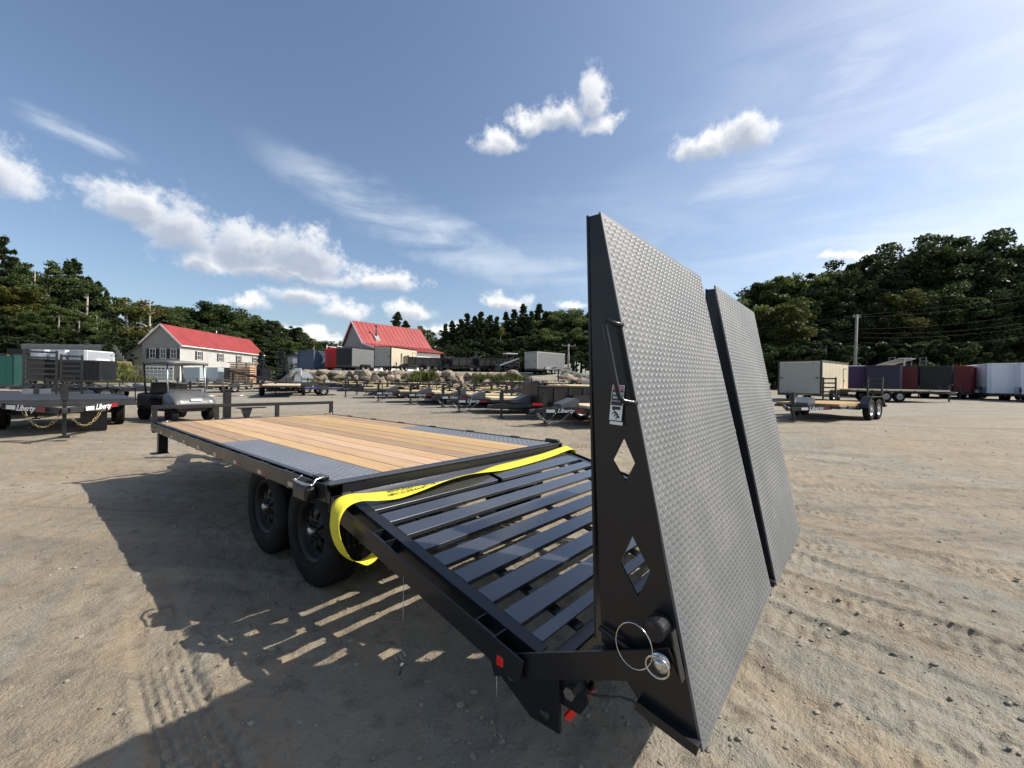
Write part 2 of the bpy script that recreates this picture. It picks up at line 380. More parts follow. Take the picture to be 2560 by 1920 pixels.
M['leaf'] = leaf('broad_leaf', (.072, .105, .028), (.145, .175, .052), .45)
M['leafdark'] = leaf('dark_leaf', (.030, .052, .018), (.064, .090, .027))
M['leafyellow'] = leaf('yellowing_leaf', (.075, .095, .018), (.15, .135, .03))
M['needle'] = leaf('conifer_needle', (.03, .055, .02), (.07, .10, .035), .25)
M['spruce'] = leaf('blue_spruce_needle', (.06, .085, .085), (.12, .15, .15), .1, 1.5)
M['grass'] = leaf('weed_leaf', (.07, .10, .025), (.17, .17, .05), .3, 2.)
def bark(name, a, b_):
    m, t, b = new_mat(name); tc = t.add('ShaderNodeTexCoord'); mp = t.add('ShaderNodeMapping'); mp.inputs['Scale'].default_value = (5, 5, .8)
    t.l.new(tc.outputs['Object'], mp.inputs[0]); n = t.noise(mp.outputs[0], 2, 6, .65)
    t.l.new(t.mix(t.mapr(n.outputs['Fac'], .35, .65), a, b_), b.inputs['Base Color']); b.inputs['Roughness'].default_value = .9
    bump(t, b, n.outputs['Fac'], .6, .05); return m
M['bark'] = bark('grey_bark', (.06, .048, .038), (.15, .125, .10)); M['palebark'] = bark('pale_bark', (.25, .22, .18), (.42, .39, .34))
M['polewood'] = bark('pole_wood', (.20, .18, .16), (.34, .32, .29)); M['fence'] = bark('weathered_fence', (.20, .19, .18), (.33, .32, .31))
def siding(name, col, pitch=.115):
    m, t, b = new_mat(name); tc = t.add('ShaderNodeTexCoord'); sp = t.add('ShaderNodeSeparateXYZ'); t.l.new(tc.outputs['Object'], sp.inputs[0])
    saw = t.m('FRACT', t.m('DIVIDE', sp.outputs[2], pitch)); n = t.noise(tc.outputs['Object'], .7, 5)
    t.l.new(t.mix(t.mapr(n.outputs['Fac'], .3, .7), col, tuple(x*.86 for x in col)), b.inputs['Base Color']); b.inputs['Roughness'].default_value = .6
    bump(t, b, saw, .8, .02); return m
M['siding'] = siding('pale_lap_siding', (.53, .52, .49)); M['barnside'] = siding('grey_lap_siding', (.33, .33, .33)); M['gableside'] = siding('warm_grey_siding', (.31, .30, .285))
def roofmat():
    m, t, b = new_mat('red_metal_roof'); tc = t.add('ShaderNodeTexCoord'); sp = t.add('ShaderNodeSeparateXYZ'); t.l.new(tc.outputs['Object'], sp.inputs[0])
    n = t.noise(tc.outputs['Object'], .5, 6); t.l.new(t.mix(t.mapr(n.outputs['Fac'], .3, .7), (.34, .056, .048), (.28, .042, .038)), b.inputs['Base Color'])
    b.inputs['Roughness'].default_value = .45; return m
M['roof'] = roofmat()

# ------------------------------------------------------------------ terrain
def ss(a, b, v):
    t = np.clip((np.asarray(v, float)-a)/(b-a), 0, 1); return t*t*(3-2*t)
def frame_sd(x, y):
    dx, dy = np.asarray(x, float)-CAM.x, np.asarray(y, float)-CAM.y
    return dx*R2.x + dy*R2.y, dx*F2.x + dy*F2.y
def G(x, y):
    """height of the lot: level round the trailer, climbing gently beyond; a raised back lot and a grassy bank"""
    s, d = frame_sd(x, y); dd = np.minimum(d, 150.); q = s/np.maximum(d, 1.)
    sc = np.clip(s, -120, 120)
    z = ss(5, 12, d)*(.0195*(dd-5) + .0049*sc)
    dr = ss(1.0, 2.0, s)*(1-ss(5.5, 6.5, s))
    step = ss(44.3, 46.0, d)*(1-dr) + ss(34, 50, d)*dr
    z = z + step*ss(-.56, -.52, q)*(1-ss(.30, .46, q))*1.75
    z = z + ss(44, 57, d)*ss(-.905, -.945, q)*2.9 if False else z + ss(44, 57, d)*(1-ss(-.955, -.905, q))*2.9
    return z
def spot(q, d, dz=0.):
    """a place on the lot from its bearing (side/forward) and distance"""
    s = q*d; p = CAM + R2*s + F2*d
    return Vector((p.x, p.y, float(G(p.x, p.y))+dz))
def qx(px): return (px-1280)/FPX
def az(deg): return -math.radians(deg)          # heading (deg clockwise from +y) -> z rotation

def vnoise(x, y, seed=0):
    xi = np.floor(x).astype(np.int64); yi = np.floor(y).astype(np.int64); fx = x-xi; fy = y-yi
    def h(a, b):
        n = (a*374761393 + b*668265263 + seed*1442695041) & 0xffffffff
        n = ((n ^ (n >> 13))*1274126177) & 0xffffffff
        return ((n ^ (n >> 16)) & 0xffff)/65535.
    u = fx*fx*(3-2*fx); v = fy*fy*(3-2*fy)
    return (h(xi, yi)*(1-u)+h(xi+1, yi)*u)*(1-v) + (h(xi, yi+1)*(1-u)+h(xi+1, yi+1)*u)*v
def fbm(x, y, o=4, seed=0):
    a = .5; t = 0
    for i in range(o): t = t + a*vnoise(x*2**i, y*2**i, seed+i*17); a *= .5
    return t
# tyre tracks pressed into the dirt: (x0, y0, x1, y1, width)
TRACKS = [(.25, -6, 1.85, 0.2, .30), (.75, -6, 2.45, .2, .24), (-.55, -6, .95, -.6, .30), (1.75, -6, 3.4, .5, .26), (-2.35, -6, -1.95, 1.6, .24), (-3.6, -1, -3.1, 9, .26), (4.6, -8, 5.6, 3, .3), (3.0, -8, 4.1, 3, .3),
          (-1.5, -5, .35, -1.2, .28), (-4.6, 2, -5.2, 12, .26), (6.8, -8, 8.4, 6, .3)]
for s0, d0_, s1, d1_ in ((1.6, 5.2, 9, 3.6), (1.4, 6.6, 12, 5.4), (2.0, 7.4, 13, 6.6), (2.2, 9.0, 14, 8.8), (3.0, 10.2, 16, 10.6), (2.2, 4.2, 7.5, 2.2), (-7.5, 6.0, -3.4, 7.6), (-8.5, 7.4, -3.6, 9.2)):
    p0 = CAM + R2*s0 + F2*d0_; p1 = CAM + R2*s1 + F2*d1_; TRACKS.append((p0.x, p0.y, p1.x, p1.y, .3))
def ground_detail(x, y):
    r = np.hypot(x-CAM.x, y-CAM.y); near = 1-ss(9, 26, r)
    z = (fbm(x*.55, y*.55, 3, 3)-.45)*.10*ss(1.5, 9, r)                           # low undulation away from the trailer
    z = z + ((fbm(x*3.1, y*3.1, 4, 11)-.47)*.040 + (fbm(x*13, y*13, 3, 23)-.44)*.026*(.4+1.2*fbm(x*.7, y*.7, 2, 91)))*near
    clod = np.maximum(vnoise(x*24, y*24, 5)-.72, 0)*.075*ss(.42, .58, fbm(x*1.1, y*1.1, 2, 40)); z = z + clod*near
    for i, (x0, y0, x1, y1, w) in enumerate(TRACKS):
        L = math.hypot(x1-x0, y1-y0); ux, uy = (x1-x0)/L, (y1-y0)/L
        wob = (fbm(y*.4+i*9, x*.1, 2, 60+i)-.5)*.25
        a = (x-x0)*ux + (y-y0)*uy; b = (x-x0)*uy - (y-y0)*ux + wob
        inside = (1-ss(w*.46, w*.58, np.abs(b)))*ss(0, .4, a)*(1-ss(L-.4, L, a))
        grip = ss(.26, .46, fbm(x*.9+i, y*.9, 2, 80))
        lug = np.cos(b*2*PI/(w/6))*.0075 + .0085*np.tanh(3*np.sin(a*2*PI/(.085+.004*(i % 4)) + np.sign(b)*1.6 + np.abs(b)*18))*fbm(x*5, y*5, 2, 7)*2
        z = z - inside*near*(.010 + .006*grip) + inside*near*grip*lug
        ridge = np.exp(-((np.abs(b)-w*.62)/.03)**2)*ss(0, .4, a)*(1-ss(L-.4, L, a)); z = z + ridge*.014*near*grip
    return z

def dirt():
    m, t, b = new_mat('dirt_and_gravel'); gp = t.add('ShaderNodeNewGeometry'); v = gp.outputs['Position']
    n1 = t.noise(v, .16, 6, .6); n2 = t.noise(v, .9, 6, .62); n3 = t.noise(v, 7, 6, .65); n4 = t.noise(v, 55, 4, .7)
    def streak(deg, sx, sy):
        # gentle swerve, then turn and stretch along the driving direction
        wv = t.noise(v, .07, 2, .5); va = t.add('ShaderNodeVectorMath', operation='MULTIPLY_ADD'); t.l.new(wv.outputs['Color'], va.inputs[0]); va.inputs[1].default_value = (5, 5, 0); t.l.new(v, va.inputs[2])
        r1 = t.add('ShaderNodeMapping'); r1.inputs['Rotation'].default_value = (0, 0, math.radians(deg)); t.l.new(va.outputs[0], r1.inputs[0])
        r2 = t.add('ShaderNodeMapping'); r2.inputs['Scale'].default_value = (sx, sy, 1); t.l.new(r1.outputs[0], r2.inputs[0]); return r2.outputs[0]
    ns = t.noise(streak(16, 2.8, .2), 1.3, 6, .62, .4)
    nt = t.noise(streak(140, 2.2, .09), 1.0, 7, .66, .5)
    sand = t.mix(t.mapr(n2.outputs['Fac'], .35, .7), (.325, .262, .180), (.278, .226, .158))
    grey = t.mix(t.mapr(n2.outputs['Fac'], .35, .7), (.285, .265, .212), (.235, .22, .178))
    sp = t.add('ShaderNodeSeparateXYZ'); t.l.new(v, sp.inputs[0])
    dx = t.m('SUBTRACT', sp.outputs[0], CAM.x); dy = t.m('SUBTRACT', sp.outputs[1], CAM.y)
    dd = t.m('ADD', t.m('MULTIPLY', dx, F2.x), t.m('MULTIPLY', dy, F2.y)); sd = t.m('ADD', t.m('MULTIPLY', dx, R2.x), t.m('MULTIPLY', dy, R2.y))
    k = t.m('ADD', t.m('MULTIPLY', n1.outputs['Fac'], .5), t.m('MULTIPLY', ns.outputs['Fac'], .5))
    gr = t.mapr(k, .46, .62)
    lane = t.m('MULTIPLY', t.mapr(dd, 11., 20.), .8)                   # the lane between the rows is greyer gravel
    c = t.mix(t.m('MAXIMUM', gr, lane), sand, grey)
    c = t.mix(t.mapr(nt.outputs['Fac'], .50, .64, 0, .6), c, (.345, .31, .24))
    c = t.mix(t.mapr(nt.outputs['Fac'], .47, .36, 0, .5), c, (.17, .155, .125))
    c = t.mix(t.mapr(n3.outputs['Fac'], .50, .70, 0, .6), c, (.13, .11, .085))
    c = t.mix(t.mapr(n4.outputs['Fac'], .58, .72, 0, .6), c, (.42, .37, .30))
    c = t.mix(t.mapr(n4.outputs['Fac'], .40, .28, 0, .55), c, (.10, .085, .066))
    # grass on the bank and in the wood beyond the lot
    q = t.m('DIVIDE', sd, t.m('MAXIMUM', dd, 1.0))
    far = t.mapr(t.m('ADD', dd, t.m('MULTIPLY', t.m('SUBTRACT', n1.outputs['Fac'], .5), 14.0)), 74., 80.)
    bank = t.m('MULTIPLY', t.mapr(dd, 43., 46.), t.mapr(t.m('ADD', q, t.m('MULTIPLY', t.m('SUBTRACT', n2.outputs['Fac'], .5), .02)), -.90, -.925))
    c = t.mix(t.m('MAXIMUM', far, bank), c, t.mix(t.mapr(n3.outputs['Fac'], .35, .65), (.085, .10, .03), (.17, .155, .055)))
    t.l.new(c, b.inputs['Base Color']); b.inputs['Roughness'].default_value = .92; b.inputs['Specular IOR Level'].default_value = .25
    bump(t, b, t.m('ADD', t.m('MULTIPLY', n3.outputs['Fac'], .5), t.m('MULTIPLY', n4.outputs['Fac'], .35)), 1., .05); return m
M['dirt'] = dirt()
def build_ground():
    na, nb = 660, 110
    span = math.radians(62)
    a = np.concatenate([np.linspace(-span, span, na, endpoint=False), np.linspace(span, 2*PI-span, nb, endpoint=False)]) + HEAD
    r = np.concatenate([np.geomspace(.35, 11, 520, endpoint=False), np.geomspace(11, 900, 190)])
    A, Rr = np.meshgrid(a, r); X = CAM.x + Rr*np.sin(A); Y = CAM.y + Rr*np.cos(A)
    Z = G(X, Y) + ground_detail(X, Y)
    nr, n = len(r), len(a)
    co = np.stack([X, Y, Z], -1).reshape(-1, 3); co = np.concatenate([co, [[CAM.x, CAM.y, 0.]]])
    i = np.arange(nr-1)[:, None]; j = np.arange(n)[None, :]; j2 = (j+1) % n
    quads = np.stack(np.broadcast_arrays(i*n+j, (i+1)*n+j, (i+1)*n+j2, i*n+j2), -1).reshape(-1, 4)
    jj = np.arange(n); tris = np.stack([np.full(n, nr*n), jj, (jj+1) % n], -1)
    me = bpy.data.meshes.new('ground'); me.vertices.add(len(co)); me.vertices.foreach_set('co', co.ravel())
    nl = quads.size + tris.size; me.loops.add(nl); me.loops.foreach_set('vertex_index', np.concatenate([quads.ravel(), tris.ravel()]).astype(np.int32))
    npoly = len(quads)+len(tris); me.polygons.add(npoly)
    me.polygons.foreach_set('loop_start', np.concatenate([np.arange(len(quads))*4, quads.size+np.arange(len(tris))*3]).astype(np.int32))
    me.polygons.foreach_set('use_smooth', np.ones(npoly, bool)); me.update(calc_edges=True); me.validate()
    me.materials.append(M['dirt']); o = bpy.data.objects.new('ground', me); link(o); o['kind'] = 'structure'
    me.flip_normals()
build_ground()

def build_pebbles():
    rng = np.random.default_rng(5); V = []; Fc = []; base = []
    ico = bmesh.new(); bmesh.ops.create_icosphere(ico, subdivisions=1, radius=1); iv = np.array([v.co[:] for v in ico.verts]); ifc = np.array([[v.index for v in f.verts] for f in ico.faces]); ico.free()
    n = 7000
    ang = HEAD + (rng.random(n)-.5)*2.1; rr = .9*np.exp(rng.random(n)*3.0)
    x = CAM.x + rr*np.sin(ang); y = CAM.y + rr*np.cos(ang)
    keep = (fbm(x*.8, y*.8, 3, 33)+rng.random(n)*.35) > .62
    x, y, rr = x[keep], y[keep], rr[keep]; z = G(x, y)+ground_detail(x, y); m = len(x)
    sz = .003+.013*rng.random(m)**4 + .0009*rr*rng.random(m)
    sc = sz[:, None]*np.stack([.8+.6*rng.random(m), .8+.6*rng.random(m), .5+.35*rng.random(m)], 1)
    th = rng.random(m)*6.28; c, s = np.cos(th), np.sin(th)
    P = iv[None]*sc[:, None]*(1+.35*(rng.random((m, len(iv), 1))-.5))
    Q = np.stack([P[..., 0]*c[:, None]-P[..., 1]*s[:, None]+x[:, None], P[..., 0]*s[:, None]+P[..., 1]*c[:, None]+y[:, None], P[..., 2]+z[:, None]+sz[:, None]*.25], -1).reshape(-1, 3)
    T = (ifc[None]+(np.arange(m)*len(iv))[:, None, None]).reshape(-1, 3)
    me = bpy.data.meshes.new('gravel'); me.from_pydata(Q.tolist(), [], T.tolist()); me.materials.append(M['pebble'])
    tag(link(bpy.data.objects.new('gravel', me)), 'loose small stones scattered over the dirt', 'gravel', kind='stuff')
build_pebbles()

# ------------------------------------------------------------------ wheels
def wheel_meshes(Rt, wd, Rr, style):
    """axle along x, outer face at -x"""
    h = wd/2; tp = []
    tp += [(-h*.62, Rr*.98), (-h*.92, Rr*1.06), (-h, Rr*1.25), (-h*.99, Rt*.86), (-h*.86, Rt*.965), (-h*.74, Rt*.985)]
    k = 9
    for i in range(k):
        t0 = -h*.72+i*(h*1.44/k); t1 = t0+h*1.44/k
        g = .028 if i in (2, 4, 6) else 0.
        tp += [(t0+.0005, Rt*(1-g)), (t1-.0005, Rt*(1-g))]
    tp += [(h*.74, Rt*.985), (h*.86, Rt*.965), (h*.99, Rt*.86), (h, Rr*1.25), (h*.92, Rr*1.06), (h*.62, Rr*.98)]
    def mod(kk, j, r): return r*(1-.014*(1 if (kk + (j//2)) % 3 == 0 else 0)) if r > Rt*.955 else r
    ty = MB().lathe(tp, 72 if Rt > .3 else 40, 'x', smooth=False, mod=mod).mesh('tyre'); ty.materials.append(M['rubber'])
    ty.polygons.foreach_set('use_smooth', [True]*len(ty.polygons))
    rm = MB(); seg = 32
    rm.lathe([(h*.62, Rr*.98), (-h*.60, Rr*.96), (-h*.80, Rr*1.04), (-h*.84, Rr*1.0), (-h*.60, Rr*.90), (-h*.40, Rr*.86), (-h*.30, Rr*.80)], seg, 'x')
    # disc with hand holes between spokes
    ns = 8; inner, outer = Rr*.34, Rr*.82
    rm.lathe([(-h*.30, Rr*.82), (-h*.42, Rr*.70)], seg, 'x')
    for q in range(ns):
        a0 = 2*PI*q/ns
        P = []
        for rr, ha, xx in ((inner, .36, -h*.56), (Rr*.55, .25, -h*.56), (Rr*.70, .30, -h*.42)):
            P.append([(xx, rr*math.cos(a0+s*ha), rr*math.sin(a0+s*ha)) for s in (-1, 0, 1)])
        v = [p for row in P for p in row]; rm.raw(v, [(0, 1, 4, 3), (1, 2, 5, 4), (3, 4, 7, 6), (4, 5, 8, 7)])
        v2 = [(p[0]+.008, p[1], p[2]) for p in v]; rm.raw(v2, [(0, 3, 4, 1), (1, 4, 5, 2), (3, 6, 7, 4), (4, 7, 8, 5)])
    rm.lathe([(-h*.56, inner*1.05), (-h*.60, inner*.9), (-h*.60, Rr*.2)], seg, 'x')
    for q in range(8):
        a0 = 2*PI*(q+.5)/8; c = (-h*.66, inner*.82*math.cos(a0), inner*.82*math.sin(a0))
        rm.lathe([(-.012, .0), (-.012, .012), (.012, .012)], 6, 'x', c)
    rim = rm.mesh('rim'); rim.materials.append(M['rimblack'] if style == 'black' else M['rimgrey'])
    hb = MB().lathe([(-h*.58, Rr*.16), (-h*.86, Rr*.15), (-h*.95, Rr*.12), (-h*.97, .0)], 20, 'x').mesh('hub_cap'); hb.materials.append(M['wire'])
    return ty, rim, hb
WH = {}
def wheel(parent, loc, Rt=.39, wd=.235, Rr=.215, style='black', flip=False, hub=True):
    key = (Rt, wd, Rr, style)
    if key not in WH: WH[key] = wheel_meshes(*key)
    ty, rim, hb = WH[key]
    w = inst('wheel', rim, parent, loc, (0, 0, PI if flip else 0))
    inst('tyre', ty, w)
    if hub: inst('hub_cap', hb, w)
    return w

# ------------------------------------------------------------------ the deckover trailer
HD = .837; HW = 1.295; L0 = 5.10
def dz(y): return .775 + .222*y          # top of the dovetail, y from 0 to -1.53
SL = math.atan(.222)
T = thing('deckover_trailer', 'charcoal deckover trailer with wood deck, slatted dovetail and two upright ramps', 'trailer')
def wobble(o, a=.0015): o.location.z += random.uniform(-a, a); return o
# decking
pw = .190
pm = {}
def plank(xc, y0, y1, w):
    key = (round(y1-y0, 3), round(w, 3))
    if key not in pm:
        me = MB().box((0, 0, 0), (w-.007, y1-y0, .038), None, .003).mesh('plank'); me.materials.append(M['plank']); pm[key] = me
    o = inst('plank', pm[key], T, (xc+random.uniform(-.001, .001), (y0+y1)/2, HD-.019+random.uniform(-.0015, .001)), (0, random.uniform(-.003, .003), 0)); return o
for i in range(9): plank((i-4)*pw, .115, 5.035, pw)
for s in (-1, 1):
    for k in range(2): plank(s*(.855+.09+k*.18), 2.40, 5.035, .18)
# tread plates over the wheels
def lug_mesh(x0, x1, y0, y1, pitch=.034, ln=.036, wd=.013, hh=.0045, name='tread_lugs', mat=None):
    """raised lozenges of a checker plate on the xy-plane"""
    V = []; Fc = []; n = 0; nx = int((x1-x0)/pitch); ny = int((y1-y0)/pitch)
    for i in range(nx):
        for j in range(ny):
            cx, cy = x0+(i+.5)*(x1-x0)/nx, y0+(j+.5)*(y1-y0)/ny
            a = PI/4 if (i+j) % 2 else -PI/4; c, s = math.cos(a), math.sin(a)
            for (u, v, z) in ((-ln/2, 0, 0), (-ln*.2, -wd/2, 0), (ln*.2, -wd/2, 0), (ln/2, 0, 0), (ln*.2, wd/2, 0), (-ln*.2, wd/2, 0), (-ln*.3, 0, hh), (ln*.3, 0, hh)):
                V.append((cx+u*c-v*s, cy+u*s+v*c, z))
            Fc += [tuple(n+k for k in q) for q in ((0, 1, 6), (1, 2, 7, 6), (2, 3, 7), (3, 4, 7), (4, 5, 6, 7), (5, 0, 6))]; n += 8
    me = bpy.data.meshes.new(name); me.from_pydata(V, [], Fc); me.polygons.foreach_set('use_smooth', [True]*len(Fc)); me.materials.append(mat or M['plate']); return me
for s in (-1, 1):
    x0, x1 = sorted((s*.862, s*1.213))
    p = MB().bb(x0, x1, .115, 2.385, HD-.02, HD-.001, .002).build('tread_plate', M['deckplate'], T)
    lg = inst('tread_lugs', lug_mesh(x0+.01, x1-.01, .125, 2.375, mat=M['deckplate']), p, (0, 0, HD-.001)); lg['kind'] = 'stuff'
# rear, front and side frame
MB().bb(-1.285, 1.285, .005, .105, HD-.012, HD+.001, .004).bb(-1.2, 1.2, .0, .012, HD-.15, HD-.013).build('rear_header', M['frame'], T)
MB().bb(-1.285, 1.285, 5.045, 5.10, HD-.14, HD+.001, .004).build('front_header', M['frame'], T)
for s in (-1, 1):
    o = MB()
    o.bb(s*1.218, s*1.252, .11, 5.04, HD-.008, HD+.001).bb(s*1.218, s*1.226, .11, 5.04, HD-.15, HD-.009)
    o.build('side_channel', M['frame'], T)
    r = MB(); r.bb(s*1.287, s*1.297, .02, 5.09, HD-.105, HD-.001, .003)
    if s < 0: r.bb(-1.297, -1.225, 5.0, 5.09, HD-.105, HD-.09)
    rail = r.build('rub_rail', M['frame'], T)
    for i in range(22):                                # stake pockets and spacers between channel and rail
        y = .16 + i*.226
        b = MB()
        if i % 2 == 0:
            for dy in (-.055, .055): b.bb(s*1.252, s*1.287, y+dy-.004, y+dy+.004, HD-.10, HD-.004)
            b.bb(s*1.276, s*1.286, y-.05, y+.05, HD-.10, HD-.006)
        else: b.bb(s*1.252, s*1.287, y-.03, y+.03, HD-.10, HD-.02)
        b.build('stake_pocket', M['frame'], T)
    for i in range(9):                                 # red and white reflective tape
        y = .40 + i*.56
        MB().bb(s*1.297, s*1.2982, y, y+.09, HD-.098, HD-.066).build('reflector_tape', M['darkred'], rail)
        MB().bb(s*1.297, s*1.2982, y+.093, y+.17, HD-.098, HD-.066).build('reflector_tape', M['rimgrey'], rail)
# belly: beams and crossmembers
for s in (-1, 1):
    MB().bb(s*.50, s*.56, -.2, 5.0, .47, .66).bb(s*.45, s*.61, -.2, 5.0, .655, .672).bb(s*.45, s*.61, -.2, 5.0, .455, .47).build('main_beam', M['frame'], T)
for i in range(12):
    y = .35+i*.40
    MB().bb(-1.216, 1.216, y, y+.05, .672, HD-.041).build('crossmember', M['frame'], T)
# front rail
fr = MB().bb(-1.29, 1.29, 5.05, 5.10, 1.025, 1.075, .004).build('bulkhead_rail', M['frame'], T)
for x in (-1.26, -.53, .33, 1.26): MB().bb(x-.028, x+.028, 5.052, 5.098, HD+.001, 1.026).build('bulkhead_post', M['frame'], T)
# landing leg at the front corner
MB().bb(-1.255, -1.15, 4.84, 4.94, .44, HD-.14, .006).build('landing_leg', M['black'], T)
MB().bb(-1.33, -1.14, 4.83, 4.95, .425, .442, .004).build('landing_foot', M['black'], T)
# tongue with jack and coupler
for s in (-1, 1): MB().bar((s*.5, 5.0, .56), (s*.06, 6.75, .56), .07, .16).build('tongue_beam', M['frame'], T)
MB().bb(-.42, .42, 5.15, 5.17, .62, HD-.02).bb(-.30, .30, 5.3, 5.75, .63, .80, .01).build('tongue_box', M['blackm'], T)
j = MB().bb(-.055, .055, 6.42, 6.53, .12, 1.24, .008).bb(-.07, .07, 6.40, 6.55, 1.235, 1.26, .004).build('jack', M['black'], T)
MB().bb(-.11, .11, 6.36, 6.58, .01, .03).bb(-.035, .035, 6.44, 6.51, .03, .13).build('jack_foot', M['black'], T)
MB().tube([(-.055, 6.48, 1.14), (-.50, 6.48, 1.15)], .008).tube([(.055, 6.48, 1.14), (.36, 6.48, 1.15)], .008).build('jack_handle', M['wire'], T)
MB().bb(-.05, .05, 6.7, 6.95, .50, .62, .02).build('coupler', M['black'], T)
MB().prism([(-.02, .96), (.14, .96), (.09, .80), (.04, .80)], 5.62, 5.72, 'y').bb(-.08, .35, 5.60, 5.74, .955, .972).build('winch_post', M['frame'], T)
# wheels
for s in (-1, 1):
    for y in (.537, .537+.857):
        wheel(T, (s*(1.172-.118), y, .392), .39, .235, .215, 'black', flip=(s > 0))
for y in (.537, 1.394): MB().tube([(-1.0, y, .392), (1.0, y, .392)], .045).build('axle', M['black'], T)
for s in (-1, 1):
    MB().bar((s*.55, .2, .50), (s*.55, 1.75, .50), .07, .06).bb(s*.52, s*.58, .93, 1.0, .40, .56).build('spring_hanger', M['black'], T)
# winch and ring at the left rear of the rail
wn = MB().bb(-1.375, -1.299, .13, .31, HD-.115, HD-.03, .012).bb(-1.36, -1.30, .15, .29, HD-.03, HD-.02).build('strap_winch', M['black'], T)
ring = [(-1.305, .33, HD+.012)] + [(-1.34+.035*math.cos(a), .235+.115*math.sin(a), HD-.012-.012*math.cos(a)) for a in np.linspace(.4*PI, 1.6*PI, 14)] + [(-1.305, .14, HD+.014), (-1.255, .15, HD+.02), (-1.225, .165, HD+.012)]
MB().tube(ring, .0075).build('winch_ring', M['chrome'], T)
MB().box((-1.245, .20, HD+.012), (.06, .12, .022), None, .006).build('winch_bracket', M['black'], T)
MB().box((1.27, .13, HD+.014), (.06, .16, .03), None, .008).build('tie_down', M['black'], T)
MB().tube([(1.12, 5.06, HD+.01), (1.20, 4.98, HD+.02), (1.27, 5.0, HD+.02), (1.25, 5.07, HD+.012)], .007).build('tie_ring', M['chrome'], T)
MB().tube([(-1.21, 5.0, HD+.006), (-1.15, 4.95, HD+.02), (-1.09, 5.0, HD+.02), (-1.12, 5.06, HD+.008)], .007).build('tie_ring', M['chrome'], T)
for i in range(6): MB().bb(1.252, 1.283, .6+i*.75, .72+i*.75, HD-.004, HD+.012).build('rail_cleat', M['black'], T)

# dovetail
DR = Matrix.Rotation(SL, 3, 'X')
def on(x, y, up=0.): return (x, y, dz(y)+up)
LD = 1.53/math.cos(SL)
for s in (-1, 1):
    MB().box(on(s*1.182, -.765, -.004), (.062, LD, .008), DR).box(on(s*1.209, -.765, -.055), (.008, LD, .095), DR).build('dovetail_beam', M['frame'], T)
    MB().box(on(s*1.292, -.775, -.05), (.010, LD*.96, .10), DR, .003).build('dovetail_rub_rail', M['frame'], T)
    for y in (-.06, -.52, -1.30):
        b = MB()
        for dy in (-.055, .055): b.box(on(s*1.25, y+dy, -.052), (.078, .006, .095), DR)
        b.box(on(s*1.281, y, -.052), (.007, .105, .095), DR); b.build('stake_pocket', M['frame'], T)
    MB().box(on(s*.89, -.78, -.045), (.06, LD*.97, .012), DR).build('dovetail_stringer', M['frame'], T)
MB().box(on(0, -.78, -.045), (.06, LD*.97, .012), DR).build('dovetail_stringer', M['frame'], T)
slm = {}
def slat(yf, dep, x0=-1.15, x1=1.15):
    """angle iron lying across the dovetail, its rear leg turned down"""
    key = (round(dep, 3), x0, x1)
    if key not in slm:
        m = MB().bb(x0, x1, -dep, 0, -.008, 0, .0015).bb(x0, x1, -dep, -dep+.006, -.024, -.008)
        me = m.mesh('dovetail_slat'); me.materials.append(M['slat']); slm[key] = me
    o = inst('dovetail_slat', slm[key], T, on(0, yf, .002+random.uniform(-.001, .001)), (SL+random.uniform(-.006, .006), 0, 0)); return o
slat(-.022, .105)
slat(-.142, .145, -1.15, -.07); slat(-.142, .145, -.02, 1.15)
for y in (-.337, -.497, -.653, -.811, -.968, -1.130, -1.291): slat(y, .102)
MB().box(on(0, -1.475, -.004), (2.3, .055, .010), DR).build('dovetail_end_bar', M['deckplate'], T)
for y in (-.31, -.47, -.63, -.785, -.94, -1.10, -1.265):
    for x in (-.89, 0, .89): MB().box(on(x, y, -.030), (.07, .03, .014), DR).build('weld_clip', M['frame'], T)
